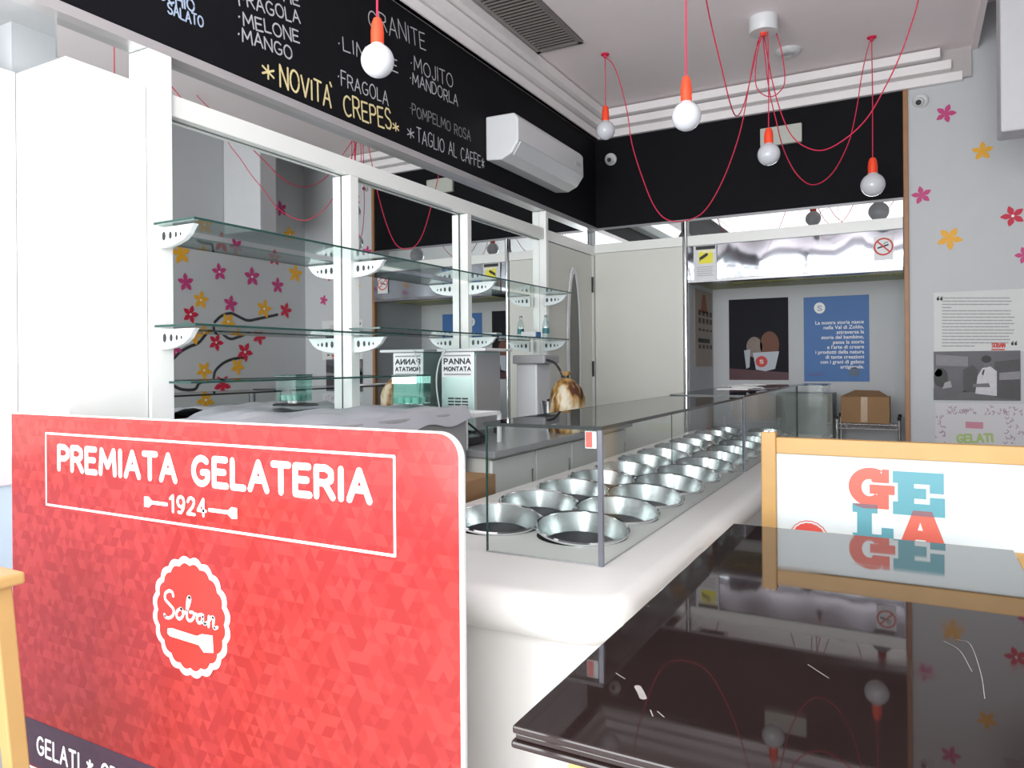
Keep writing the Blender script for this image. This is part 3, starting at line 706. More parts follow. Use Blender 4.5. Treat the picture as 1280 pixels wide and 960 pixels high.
mb.flat([(gx1, gy0, CZ), (XE, gy0, CZ), (XE, gy1, CZ), (gx1, gy1, CZ)])
mb.flat([(XLc, gy0, CZ), (gx0, gy0, CZ), (gx0, gy1, CZ), (XLc, gy1, CZ)])
mb.flat([(XLc, gy1, CZ), (XE, gy1, CZ), (XE, YEND, CZ), (XLc, YEND, CZ)])
path = [((XLc, YE), (0, -1))]
for a_ in (90, 72, 54, 36, 18, 0):
    c, s_ = math.cos(math.radians(a_)), -math.sin(math.radians(a_)); path.append(((XE-.1+.1*c, YE+.1+.1*s_), (c, s_)))
path.append(((XE, YEND), (1, 0)))
pr = [(.06*math.sin(math.radians(t_)), CZ-.06+.06*math.cos(math.radians(t_))) for t_ in range(0, 181, 15)]
pr += [(0, CZ-.12)]
vs = [(p[0]+nn[0]*o_, p[1]+nn[1]*o_, z) for p, nn in path for o_, z in pr]; m_ = len(pr)
fs = [(i*m_+j, (i+1)*m_+j, (i+1)*m_+j+1, i*m_+j+1) for i in range(len(path)-1) for j in range(m_-1)]
mb.add(vs, fs)
mb.box(XLc-.02, XLc, YE, YEND, CZ-.12, CZ)
o = mb.build('worktop', M_counter, ct)
me = o.data; me.polygons.foreach_set('use_smooth', [True]*len(me.polygons)); me.set_sharp_from_angle(angle=math.radians(30))
# body
bodyp = [(XLc, YE+.015)]+[(XE-.1+.095*math.cos(math.radians(a_)), YE+.1-.085*math.sin(math.radians(a_))) for a_ in (90, 67, 45, 22, 0)]+[(XE-.005, YEND), (XLc, YEND)]
mb = MB().prism([(x, y, .08) for x, y in bodyp], (0, 0, CZ-.2)); mb.build('body', M_counter, ct)
MB().prism([(x*.98-.03, y+.02 if y < 3 else y, 0) for x, y in bodyp], (0, 0, .08)).build('plinth', M_dark, ct)
# wells under the holes, steel collars tilted to the customers
first = None
rowname = ('server side row', 'customer side row'); nth = ('nearest', 'second nearest', 'third nearest', 'fourth nearest', 'fifth nearest', 'sixth nearest', 'seventh nearest', 'eighth nearest', 'ninth nearest', 'tenth nearest', 'second farthest', 'farthest')
Mt = Matrix.Rotation(math.radians(8), 3, Vector((.75, .66, 0)))
for j, cx in enumerate(gx):
    for k in range(NR):
        cy = gy0+.1675+.335*k; lb = '%s stainless gelato tub in the %s' % (nth[k], rowname[j]); pos = (cx, cy, CZ-.0)
        if first is None:
            first = thing('gelato_tub', lb, 'tub', pos, 'stainless gelato tubs in the counter wells')
            MB().lathe([(.132, -.060), (.150, .004), (.154, .006), (.155, .002), (.155, -.004)], (cx, cy, CZ+.024), 40, Mt).build('steel_collar', M_pan, first, smooth=True)
            c2 = MB().lathe([(.155, -.002), (.160, .0), (.161, .005), (.156, .009), (.151, .006), (.150, .001)], (cx, cy, CZ+.024), 40, Mt).build('rolled_rim', M_chrome, first, smooth=True)
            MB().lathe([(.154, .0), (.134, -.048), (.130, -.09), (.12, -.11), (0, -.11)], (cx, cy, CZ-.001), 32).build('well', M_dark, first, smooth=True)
        else: dup(first, pos, lb)

# glass display cases
def glass_case(label, x0, x1, y0, y1, z0, z1, near=True, far=False, depth_open=True):
    t = thing('glass_display_case', label, 'glass display', ((x0+x1)/2, (y0+y1)/2, z0), 'glass display cases on gelato counter')
    th = .008
    box('top_pane', M_gtop, x0-.008, x1, y0-.004, y1, z1-.010, z1, t)
    MB().box(x1, x1+.0015, y0-.004, y1, z1-.0105, z1+.0005).box(x0-.008, x1, y0-.0055, y0-.004, z1-.0105, z1+.0005).box(x0-.0095, x0-.008, y0-.004, y1, z1-.0105, z1+.0005).build('polished_edge', M_gtedge, t)
    box('front_pane', M_glass, x1-th, x1, y0, y1, z0, z1-.010, t)
    if near: box('side_pane', M_glass, x0, x1-th, y0, y0+th, z0, z1-.010, t)
    MB().box(x1-.012, x1+.002, y0-.003, y0+.010, z0, z1-.010).build('corner_strip', M_gcorner, t)
    MB().box(x0-.003, x0, y0-.001, y0+th, z0, z1-.01).box(x1-.002, x1+.001, y1-.004, y1, z0, z1-.01).build('pane_edge', M_gedge, t)
    MB().box(x0, x1, y0-.001, y0+.002, z0, z0+.004).box(x1-.001, x1+.001, y0, y1, z0, z0+.004).build('bottom_seal', M_grey, t)
    return t
M_gtop = glass('smoked_top_glass', (.35, .37, .38), extra=.03)
M_gtedge = mat('top_glass_edge', (.03, .035, .035), .2, var=.1)
M_gcorner = mat('corner_strip_metal', (.22, .23, .27), .3, metal=.6)
glass_case('nearest glass display case with dark top', -1.155, -.775, 1.95, 3.94, CZ+.001, 1.12)
glass_case('farther glass display case behind the first one', -1.165, -.775, 3.975, 6.0, CZ+.001, 1.125, near=False)
ec = thing('glass_end_case', 'small glass box at the far end of counter by the niche', 'glass display', (-.66, 6.1, CZ))
box('top_pane', M_gtop, -.772, -.56, 6.003, 6.29, 1.118, 1.126, ec)
box('front_pane', M_glass, -.772, -.56, 6.004, 6.012, CZ+.001, 1.118, ec); box('end_pane', M_glass, -.568, -.56, 6.012, 6.29, CZ+.001, 1.118, ec)
box('counter_end', M_counter, -.597, -.55, 5.9, 6.3, 0, CZ, ec)
box('bracket_post', M_blk, -.785, -.772, 6.004, 6.018, CZ+.001, 1.118, ec)
# red sticker inside near pane, papers on far case
tg = thing('price_tag', 'small red and white tag inside the corner of the near glass case', 'tag', (-.80, 1.965, 1.03))
box('card', M_plast, -.83, -.795, 1.9605, 1.963, 1.055, 1.105, tg); box('red_field', mat('tag_red', (.75, .12, .1), .5), -.828, -.808, 1.9595, 1.9603, 1.058, 1.102, tg)
pp = thing('paper_stack', 'loose stack of white leaflets on the farther glass case', 'papers', (-1.0, 4.9, 1.125))
for i in range(5):
    c = Vector((-1.02+.05*math.sin(i*2), 5.25+.16*(i-2), 1.1255+.003*i)); a_ = .3*i
    pts = [c+Vector((math.cos(a_+q)*.13, math.sin(a_+q)*.15, 0)) for q in (.7, 2.4, 3.85, 5.6)]
    MB().prism(pts, (0, 0, .003)).build('leaflet', M_paper if i % 2 else M_text, pp)

# ================================================================== RED SIGN PANEL
YS = 1.33
A_ = on(20, 512, 'Y', YS); B_ = on(582, 545, 'Y', YS)
zt = .5*(A_.z+B_.z); xs0, xs1 = A_.x, B_.x
rs = thing('red_sign_panel', 'big red shop partition panel with white lettering and round badge', 'sign', ((xs0+xs1)/2, YS, 0))
def rrect(x0, x1, z0, z1, r, y, side='r'):
    p = [(x0, z0), (x1, z0)]+[(x1-r+r*math.cos(math.radians(a_)), z1-r+r*math.sin(math.radians(a_))) for a_ in range(0, 91, 10)]+[(x0, z1)]
    return [(x, y, z) for x, z in p]
MB().prism(rrect(xs0, xs1, .02, zt, .06, YS), (0, -.014, 0)).build('board', M_text, rs, bevel=.003)
# red printed face with tessellated pattern
mr = bpy.data.materials.new('red_patterned_print'); mr.use_nodes = True; nt = mr.node_tree; N = nt.nodes; L = nt.links; b = N['Principled BSDF']
tcn = N.new('ShaderNodeTexCoord'); mp = N.new('ShaderNodeMapping'); mp.inputs['Scale'].default_value = (1, 0, 1.15); L.new(tcn.outputs['Object'], mp.inputs[0])
cmb = N.new('ShaderNodeCombineXYZ')
for k_ in range(3):
    an = math.radians(90+60*k_); dn = N.new('ShaderNodeVectorMath'); dn.operation = 'DOT_PRODUCT'; dn.inputs[1].default_value = (36*math.cos(an), 0, 36*math.sin(an)); L.new(tcn.outputs['Object'], dn.inputs[0])
    fl = N.new('ShaderNodeMath'); fl.operation = 'FLOOR'; L.new(dn.outputs['Value'], fl.inputs[0]); L.new(fl.outputs[0], cmb.inputs[k_])
wn = N.new('ShaderNodeTexWhiteNoise'); L.new(cmb.outputs[0], wn.inputs['Vector'])
rp = N.new('ShaderNodeValToRGB'); rp.color_ramp.interpolation = 'CONSTANT'
rp.color_ramp.elements[0].color = (.29, .020, .019, 1); rp.color_ramp.elements[1].position = .35; rp.color_ramp.elements[1].color = (.335, .026, .024, 1)
e = rp.color_ramp.elements.new(.7); e.color = (.38, .035, .031, 1)
L.new(wn.outputs['Value'], rp.inputs[0]); L.new(rp.outputs[0], b.inputs['Base Color'])
b.inputs['Roughness'].default_value = .22
face = rrect(xs0+.002, xs1-.009, .03, zt-.004, .052, YS-.0145)
MB().prism(face, (0, -.0006, 0)).build('printed_face', mr, rs)
PS = Plane((0, YS-.0152, 0), (1, 0, 0), (0, 0, 1), .0008)
mb = MB(); fr_ = [PS.px(57.5, 540), PS.px(493, 572.5), PS.px(493, 698), PS.px(58.5, 628)]
xa = fr_[0][0]; xb = fr_[1][0]; za = (fr_[0][1]+fr_[1][1])/2; zb_ = (fr_[2][1]+fr_[3][1])/2
ribbon(mb, PS, [(xa, za), (xb, za), (xb, zb_), (xa, zb_), (xa, za)], .0065); mb.build('border_line', M_text, rs)
p0 = PS.px(72, 586); p1 = PS.px(466, 636); capH = PS.px(462, 589)[1]-p1[1]
zbase = (p0[1]+p1[1])/2
FT2 = dict(FT)
mb = MB()
def text_uv(mb, pl, txt, u0, u1, v, h, wd, gap=.26):
    tot = sum(FT[c][0]+gap for c in txt)-gap; sx = (u1-u0-wd)/tot; x = 0
    for c in txt:
        for st in FT[c][1]: ribbon(mb, pl, [(u0+wd/2+(x+q[0])*sx, v+wd/2+q[1]*(h-wd)) for q in st], wd)
        x += FT[c][0]+gap
text_uv(mb, PS, 'PREMIATA GELATERIA', p0[0], p1[0], zbase, capH, .0175); mb.build('main_lettering', M_text, rs)
q0 = PS.px(212, 641); q1 = PS.px(259, 647)
mb = MB(); text_uv(mb, PS, '1924', q0[0], q1[0], (q0[1]+q1[1])/2, .052, .0085); mb.build('year_lettering', M_text, rs)
zi = (PS.px(200, 629)[1]+PS.px(280, 640)[1])/2
for a_, b_ in ((183, 209), (294, 262)):
    ua = PS.px(a_, 630)[0]; ub = PS.px(b_, 632)[0]; mb = MB(); ribbon(mb, PS, [(ua, zi), (ub, zi)], .010)
    s_ = 1 if ub > ua else -1; PS_k = PS; PS = PS.lift(.5)
    mb.flat([PS.p(ua-.008*s_, zi-.014), PS.p(ua-.008*s_, zi+.014), PS.p(ua+.012*s_, zi+.015), PS.p(ua+.028*s_, zi+.004), PS.p(ua+.028*s_, zi-.004), PS.p(ua+.012*s_, zi-.015)])
    PS = PS_k; mb.build('spatula_icon', M_text, rs)
# badge
cu, cv = PS.px(238, 771); ru = (PS.px(287, 771)[0]-PS.px(190, 771)[0])/2; rv = (PS.px(238, 697)[1]-PS.px(238, 848)[1])/2; rb = (ru+rv)/2
def scallop(r, n=20, amp=.025): return [(cu+(r*(1-amp+amp*abs(math.sin(n*t_/2)))*1.0)*math.cos(t_)*ru/rb, cv+(r*(1-amp+amp*abs(math.sin(n*t_/2))))*math.sin(t_)*rv/rb) for t_ in [2*PI*k/160 for k in range(160)]]
MB().flat([PS.p(*q) for q in scallop(rb, amp=.05)]).build('badge_ring', M_text, rs)
PS2 = PS.lift(.6); PS3 = PS.lift(1.2)
MB().flat([PS2.p(*q) for q in scallop(rb*.885, amp=.05)]).build('badge_field', mat('badge_red', (.39, .034, .026), .22, var=.01), rs)
def z5(x, y): return (x/4, 720+y/4)
mb = MB()
def strokes(pl, conv, lst, wd):
    for st in lst:
        pts = smoothpath([Vector((*pl.px(*conv(*q)), 0)) for q in st], 5); ribbon(mb, pl, [(p.x, p.y) for p in pts], wd)
strokes(PS3, z5, [[(868, 100), (862, 80), (845, 74), (828, 88), (828, 115), (848, 140), (868, 165), (868, 192), (850, 208), (830, 205), (824, 192)],
    [(905, 162), (888, 175), (884, 198), (895, 213), (910, 208), (918, 188), (912, 168), (905, 162)], [(916, 178), (932, 180), (950, 130), (952, 108), (944, 106), (938, 130), (936, 200), (946, 222), (962, 218), (972, 198), (966, 182), (952, 180)],
    [(970, 188), (985, 192)], [(1010, 192), (992, 196), (986, 216), (996, 234), (1010, 226), (1016, 196), (1016, 226), (1026, 240), (1036, 232)],
    [(1046, 202), (1044, 252)], [(1045, 226), (1060, 206), (1070, 212), (1068, 244), (1074, 262), (1088, 256)]], .0085)
mb.build('script_lettering', M_text, rs)
mb = MB()
mb.flat([PS3.p(*PS3.px(*z5(*q))) for q in ((840, 262), (860, 260), (985, 300), (1010, 290), (1064, 298), (1068, 384), (1020, 382), (995, 345), (850, 300), (838, 285))])
mb.build('spatula_icon', M_text, rs)
# dark lower band
zbd = PS.px(60, 906)[1]
MB().flat([PS.p(xs0+.002, .035), PS.p(xs1-.012, .035), PS.p(xs1-.012, zbd), PS.p(xs0+.002, zbd)]).build('lower_band', mat('plum_band', (.06, .03, .055), .3, var=.3, scale=40), rs)
g0 = PS2.px(46, 944); g1 = PS2.px(101, 960)
mb = MB(); text_uv(mb, PS2, 'GELATI * CREPES * GRANITE', g0[0], g0[0]+(g1[0]-g0[0])*4.1, (g0[1]+g1[1])/2-.006, .062, .0095); mb.build('band_lettering', M_text, rs)

# ================================================================== TABLE, BENCH, STOOL
TZ = .75
pA = on(633, 905, 'Z', TZ); pB = on(920, 655, 'Z', TZ); pC = on(1267, 687, 'Z', TZ)
tx0, tx1, ty0, ty1 = (pA.x+pB.x)/2, pC.x, pA.y, (pB.y+pC.y)/2
print('TABLE', tx0, tx1, ty0, ty1)
tb = thing('dark_table', 'glossy dark brown table with moulded edge and a pale scratch', 'table', ((tx0+tx1)/2, (ty0+ty1)/2, 0))
mt = mat('dark_glossy_veneer', (.024, .015, .014), .035, spec=.5, var=.35, scale=3)
nt = mt.node_tree; b = nt.nodes['Principled BSDF']
# faint wood grain and dull smears in the gloss
wv = nt.nodes.new('ShaderNodeTexNoise'); wv.inputs['Scale'].default_value = 3.5; wv.inputs['Detail'].default_value = 6
tcn = nt.nodes.new('ShaderNodeTexCoord'); mp = nt.nodes.new('ShaderNodeMapping'); mp.inputs['Scale'].default_value = (1, 3, 1)
nt.links.new(tcn.outputs['Object'], mp.inputs[0]); nt.links.new(mp.outputs[0], wv.inputs['Vector'])
cr_ = nt.nodes.new('ShaderNodeMapRange'); cr_.inputs[1].default_value = .5; cr_.inputs[2].default_value = .8; cr_.inputs[3].default_value = .025; cr_.inputs[4].default_value = .12
nt.links.new(wv.outputs['Fac'], cr_.inputs[0]); nt.links.new(cr_.outputs[0], b.inputs['Roughness'])
box('top_sheet', mt, tx0, tx1, ty0, ty1, TZ-.012, TZ, tb, .003)
box('edge_moulding', mt, tx0+.004, tx1-.004, ty0+.004, ty1-.004, TZ-.022, TZ-.0125, tb, .002)
box('lower_moulding', mt, tx0-.002, tx1+.002, ty0-.002, ty1+.002, TZ-.034, TZ-.0225, tb, .004)
M_pine = mat('yellow_pine', (.50, .34, .13), .4, var=.12, scale=7)
for x in (tx0+.07, tx1-.13):
    for y in (ty0+.05, ty1-.11): box('leg', M_pine, x, x+.06, y, y+.06, 0, TZ-.034, tb, .003)
for y in (ty0+.06, ty1-.09): box('apron', M_pine, tx0+.13, tx1-.13, y, y+.025, TZ-.12, TZ-.034, tb)
for x in (tx0+.08, tx1-.105): box('apron', M_pine, x, x+.025, ty0+.11, ty1-.11, TZ-.12, TZ-.034, tb)
M_scr = mat('pale_scratch', (.40, .37, .36), .6, var=.3, scale=60)
PT = Plane((0, 0, TZ), (1, 0, 0), (0, 1, 0), .0006)
for nm, pts, wd in (('worn_spot', [(797, 859), (801, 866), (804, 873)], .012), ('scratch', [(770, 842), (776, 846), (781, 849)], .002), ('scratch', [(1010, 831), (1022, 839), (1036, 848)], .0018),
                ('scratch', [(1180, 802), (1200, 814), (1215, 840)], .0012), ('scratch', [(1196, 800), (1213, 806), (1226, 842), (1231, 874)], .0012), ('scratch', [(813, 888), (816, 896)], .002), ('scratch', [(822, 890), (830, 897)], .002)):
    mb = MB(); q = smoothpath([Vector((*PT.px(*p), 0)) for p in pts], 4); ribbon(mb, PT, [(p.x, p.y) for p in q], wd); mb.build(nm, M_scr, tb)

YP = 2.83
pl0 = on(951, 541, 'Y', YP); pr0 = on(1289, 560, 'Y', YP)
bx0 = pl0.x; bx1 = on(1296, 600, 'Y', YP).x; zr1 = on(972, 547, 'Y', YP).z; zr0 = on(972, 567, 'Y', YP).z; zp = on(955, 540, 'Y', YP).z
bn = thing('wooden_bench', 'pine bench with printed white backrest panel at the table far end', 'bench', ((bx0+bx1)/2, YP, 0))
px_ = on(970, 600, 'Y', YP).x
pw = px_-bx0
zlo = .68
for x in (bx0, bx1): 
    MB().box(x, x+pw, YP, YP+.05, 0, zp).build('post', M_wood, bn, .004)
    for k in (0, 1): MB().lathe([(0, .006), (.007, .005), (.009, 0)], (x+pw*(.3+.4*k), YP+.02, zp), 12).build('screw_cap', M_text, bn)
box('top_rail', M_wood, bx0+pw, bx1, YP+.005, YP+.045, zr0, zr1, bn, .003)
box('lower_rail', M_wood, bx0+pw, bx1, YP+.005, YP+.045, zlo-.055, zlo, bn, .003)
M_pan_w = mat('panel_white', (.70, .76, .77), .35, var=.01)
box('printed_panel', M_pan_w, bx0+pw, bx1, YP+.018, YP+.03, zlo, zr0, bn)
box('seat', M_wood, bx0+pw, bx1, YP+.05, YP+.42, .42, .45, bn, .004)
for x in (bx0, bx1): box('leg', M_wood, x, x+pw, YP+.36, YP+.41, 0, .42, bn, .003)
for x in (bx0, bx1): box('side_rail', M_wood, x+.01, x+pw-.01, YP+.05, YP+.36, .34, .42, bn)
PP = Plane((0, YP+.018, 0), (1, 0, 0), (0, 0, 1), .001)
def z4(x, y): return (960+x/4, 480+y/4)
C_or = mat('coral_print', (.66, .125, .085), .4, var=.01); C_te = mat('teal_print', (.105, .33, .39), .4, var=.01); C_ov = mat('overprint', (.24, .12, .14), .4, var=.01)
# letters drawn square-on in panel units, scale from the photo, straightened
uL, vT = PP.px(*z4(402, 412)); uR, _ = PP.px(*z4(884, 530)); _, vB = PP.px(*z4(480, 622)); 
_, vB2 = PP.px(*z4(760, 798))
SX = (uR-uL)/482.; SY = (vT-vB)/212.
def lz(x, y): return (uL+(x-402)*SX, vT-(y-412)*SY)
def poly(name, m, pts, k=0):
    MB().flat([PP.lift(k).p(*lz(*q)) for q in pts]).build(name, m, bn)
pl_ = PP
G_out = [(612, 418), (612, 487), (545, 487)]+arc(515, 512, 44, 38, -50, -310, 14)[0:0]
def sect(cx, cy, rx, ry, a0, a1, n=16): return arc(cx, cy, rx, ry, a0, a1, n)
outer_ = sect(518, 512, 116, 100, -60, -318, 26)      # in image coords (y down): from upper right, over left, to lower right
inner_ = sect(510, 515, 40, 44, -60, -318, 26)
mb = MB()
for i in range(26):
    o1, o2 = outer_[i], outer_[i+1]; a1, a2 = inner_[i], inner_[i+1]
    mb.flat([pl_.p(*lz(*o1)), pl_.p(*lz(*o2)), pl_.p(*lz(*a2)), pl_.p(*lz(*a1))])
for r in ([(545, 425), (575, 440), (575, 418), (612, 418), (612, 487), (530, 487), (520, 478)], [(512, 498), (640, 498), (640, 545), (610, 545), (610, 620), (552, 620), (552, 545), (512, 545)]):
    pl_ = pl_.lift(.2); mb.flat([pl_.p(*lz(*q)) for q in r])
mb.build('letter_g', C_or, bn)
E_ = [(630, 422), (880, 422), (880, 525), (812, 525), (812, 482), (736, 482), (736, 500), (752, 500), (752, 492), (768, 492), (768, 500), (790, 500), (790, 555), (768, 555), (768, 562), (752, 562), (752, 555), (736, 555), (736, 578), (812, 578), (812, 545), (885, 545), (885, 640), (630, 632), (630, 570), (655, 570), (655, 480), (630, 480)]
E_ = [(630, 422), (880, 422), (880, 525), (812, 525), (812, 482), (736, 482), (736, 503), (795, 503), (795, 555), (736, 555), (736, 580), (812, 580), (812, 545), (885, 545), (885, 640), (630, 640), (630, 575), (655, 575), (655, 482), (630, 482)]
poly('letter_e', C_te, E_)
poly('letter_l', C_te, [(422, 600), (552, 600), (552, 645), (522, 645), (522, 752), (572, 752), (572, 715), (632, 715), (632, 800), (422, 800), (422, 752), (446, 752), (446, 645), (422, 645)], 1)
poly('letter_a', C_or, [(730, 615), (822, 615), (884, 775), (912, 775), (912, 812), (810, 812), (810, 775), (796, 775), (790, 758), (742, 758), (736, 775), (722, 775), (722, 812), (636, 812), (636, 775), (668, 775)], 1)
poly('letter_a_counter', M_pan_w, [(765, 672), (778, 712), (752, 712)], 2)
poly('overprint', C_ov, [(424, 600), (552, 600), (552, 620), (480, 622), (440, 612)], 2)
poly('overprint', C_ov, [(730, 615), (822, 615), (832, 640), (720, 640)], 2)
# second pair of words lower on the panel
cu, cv = PP.px(*z4(205, 775)); rr = (PP.px(*z4(305, 760))[0]-PP.px(*z4(105, 760))[0])/2; rb = rr; ru = rv = rr
def sc2(r): return [(cu+r*(.97+.03*abs(math.sin(10*t_)))*math.cos(t_), cv+r*(.97+.03*abs(math.sin(10*t_)))*math.sin(t_)) for t_ in [2*PI*k/120 for k in range(120)]]
MB().flat([PP.p(*q) for q in sc2(rr)]).build('badge_ring', C_or, bn)
MB().flat([PP.lift().p(*q) for q in sc2(rr*.95)]).build('badge_white_ring', M_pan_w, bn)
MB().flat([PP.lift(2).p(*q) for q in sc2(rr*.87)]).build('badge_field', mat('badge_dark_red', (.72, .08, .06), .4), bn)

# stool at left
st = thing('wooden_stool', 'yellow pine stool partly cut off at the left edge', 'stool', (-2.02, .97, 0))
q = at(33, 716, 1.75); sz = q.z; sx1 = q.x
sy0 = on(33, 714, 'Z', sz).y-.32
sx1 = on(33, 714, 'Z', sz).x
box('seat', M_pine, sx1-.36, sx1, sy0-.02, sy0+.32, sz-.03, sz, st, .008, seg=3)
fl0 = at(12, 728, 1.75); fl1 = at(44, 980, 1.72)
zf = sz-.03
for sx_, sy_ in ((1, -1), (-1, -1), (1, 1), (-1, 1)):
    cx, cy = sx1-.18, sy0+.15
    MB().bar((cx+sx_*.135, cy+sy_*.13, zf), (cx+sx_*.185, cy+sy_*.17, 0), .042).build('leg', M_pine, st, .004)
for sy_ in (-1, 1): MB().bar((sx1-.18-.16, sy0+.15+sy_*.15, .40), (sx1-.18+.16, sy0+.15+sy_*.15, .40), .022, .034).build('rung', M_pine, st, .003)
for sx_ in (-1, 1): MB().bar((sx1-.18+sx_*.16, sy0, .33), (sx1-.18+sx_*.16, sy0+.3, .33), .022, .034).build('rung', M_pine, st, .003)

# ================================================================== BACK COUNTER ITEMS
bc = thing('back_counter', 'steel topped service counter below the mirrors', 'counter', (-2.25, 3.9, 0))
box('top', mat('brushed_top', (.42, .42, .43), .3, metal=.5), -2.535, -1.82, 3.15, 5.2, .83, .865, bc, .003)
box('carcass', M_cream, -2.535, -1.88, 3.18, 5.18, .1, .83, bc)
for k in range(4): 
    d_ = box('door', M_white, -1.88, -1.862, 3.2+k*.495, 3.68+k*.495, .13, .81, bc, .003); 
    MB().tube([(-1.85, 3.62+k*.495, .55), (-1.85, 3.62+k*.495, .72)], .006).build('handle', M_chrome, d_)
# cream machine
Ym = 3.838; Xm = -2.415
zmt = on(583, 437, 'Y', Ym-.12).z; zmb = .866
cm = thing('cream_machine', 'whipped cream dispenser with lettered front and louvred lower panel', 'machine', (Xm, Ym, zmb))
M_mach = mat('machine_pale_green', (.50, .62, .60), .3, metal=.35, var=.03)
mx0, mx1, my0, my1 = Xm-.118, Xm+.118, Ym-.1, Ym+.22
box('body', M_mach, mx0, mx1, my0, my1, zmb+.035, zmt-.01, cm, .006)
box('side_panel', mat('machine_side', (.50, .51, .52), .35, metal=.5), mx1, mx1+.002, my0+.02, my1-.01, zmb+.05, zmt-.03, cm)
box('top_tray', M_plast, mx0-.02, mx1+.09, my0-.02, my1, zmt-.01, zmt+.008, cm, .004)
PM = Plane((0, my0, 0), (1, 0, 0), (0, 0, 1), .0015)
zl0, zl1 = on(583, 471, 'Y', my0).z, zmt-.014
MB().flat([PM.p(mx0+.006, zl0), PM.p(mx1-.006, zl0), PM.p(mx1-.006, zl1), PM.p(mx0+.006, zl1)]).build('front_label', M_text, cm)
P1 = PM.lift(); hh = zl1-zl0
mb = MB(); text_uv(mb, P1, 'PANNA', mx0+.02, mx1-.02, zl0+hh*.50, hh*.26, .008); mb.build('label_lettering', M_ink, cm)
mb = MB(); text_uv(mb, P1, 'MONTATA', mx0+.02, mx1-.02, zl0+hh*.22, hh*.20, .0065); mb.build('label_lettering', M_ink, cm)
mb = MB()
for z_ in (.10, .86): ribbon(mb, P1, [(mx0+.025, zl0+hh*z_), (mx1-.025, zl0+hh*z_)], .009)
mb.build('label_bar', M_grey, cm)
for k in range(9):
    z_ = zmb+.075+k*.0185
    for c_ in range(3): box('louvre', M_blk, mx0+.05+c_*.05, mx0+.092+c_*.05, my0-.002, my0+.001, z_, z_+.009, cm)
for x in (mx0+.02, mx1-.02):
    for y in (my0+.03, my1-.03): MB().lathe([(.014, 0), (.012, .036)], (x, y, zmb), 12).build('foot', M_blk, cm)
MB().tube(smoothpath([(mx0+.05, my0-.03, zmt+.0), (mx0+.01, my0-.04, zmt-.08), (mx0-.005, my0-.045, zmt-.22), (mx0+.03, my0-.04, zmb+.06), (mx0+.02, my0-.06, zmb+.008)]), .0045).build('power_cable', M_plast, cm, smooth=True)
# hose above case: milk tap machine, pale box
mx = thing('milk_shaker', 'pale appliance with curved black hose behind the glass case', 'appliance', (-2.3, 4.55, .866))
box('column', M_plast, -2.42, -2.26, 4.50, 4.72, .866, 1.30, mx, .01)
box('head', M_grey, -2.43, -2.18, 4.46, 4.70, 1.30, 1.36, mx, .01)
box('base', M_plast, -2.43, -2.12, 4.46, 4.74, .866, .90, mx, .006)
MB().tube(smoothpath([(-2.2, 4.5, 1.33), (-2.1, 4.46, 1.30), (-2.04, 4.44, 1.2), (-2.1, 4.46, 1.08), (-2.18, 4.5, 1.05)]), .008).build('hose', M_blk, mx, smooth=True)
MB().lathe([(0, 0), (.045, 0), (.06, .14), (.062, .145)], (-2.2, 4.56, .901), 24).build('steel_beaker', M_chrome, mx, smooth=True)
# cellophane bag of wafer cones
bc_ = on(708, 508, 'X', -1.93); by = bc_.y; zbg = .866
bg_ = thing('knotted_bag', 'crumpled knotted bag in cream, gold and brown beyond the near glass case', 'bag', (-1.93, by, zbg))
topz = on(708, 464, 'X', -1.93).z
hB_ = topz-zbg
M_bag = mat('crumpled_bag', (.5, .4, .3), .45, bump=.8, bscale=25)
nt = M_bag.node_tree; rp_ = nt.nodes.new('ShaderNodeValToRGB'); nz_ = nt.nodes.new('ShaderNodeTexNoise'); nz_.inputs['Scale'].default_value = 14; nz_.inputs['Detail'].default_value = 5
tcn = nt.nodes.new('ShaderNodeTexCoord'); mp = nt.nodes.new('ShaderNodeMapping'); mp.inputs['Scale'].default_value = (1, 1, .35); nt.links.new(tcn.outputs['Object'], mp.inputs[0]); nt.links.new(mp.outputs[0], nz_.inputs['Vector'])
rp_.color_ramp.elements[0].position = .40; rp_.color_ramp.elements[0].color = (.09, .03, .015, 1); rp_.color_ramp.elements[1].position = .58; rp_.color_ramp.elements[1].color = (.62, .55, .42, 1)
e = rp_.color_ramp.elements.new(.48); e.color = (.42, .24, .06, 1)
nt.links.new(nz_.outputs['Fac'], rp_.inputs[0]); nt.links.new(rp_.outputs[0], nt.nodes['Principled BSDF'].inputs['Base Color'])
rnd = random.Random(5)
mb = MB(); n = 26; rows = [(.02, 0), (.135, .0), (.15, .12), (.14, .28), (.115, .36), (.07, .42), (.018, .45), (.035, .485), (.045, .50)]
vs = []; sc_ = hB_/.50
for r, z in rows:
    for q in range(n): 
        j = 1+rnd.uniform(-.12, .12); vs.append((-1.93+r*j*.8*math.cos(2*PI*q/n), by+r*j*.8*math.sin(2*PI*q/n), zbg+z*sc_))
fs = [(i*n+q, i*n+(q+1) % n, (i+1)*n+(q+1) % n, (i+1)*n+q) for i in range(len(rows)-1) for q in range(n)]
mb.add(vs, fs).build('bag_film', M_bag, bg_, smooth=True)
MB().lathe([(.02, .0), (.02, .02), (.016, .026)], (-1.93, by, zbg+.44*sc_), 12).build('knot_tie', M_blk, bg_)
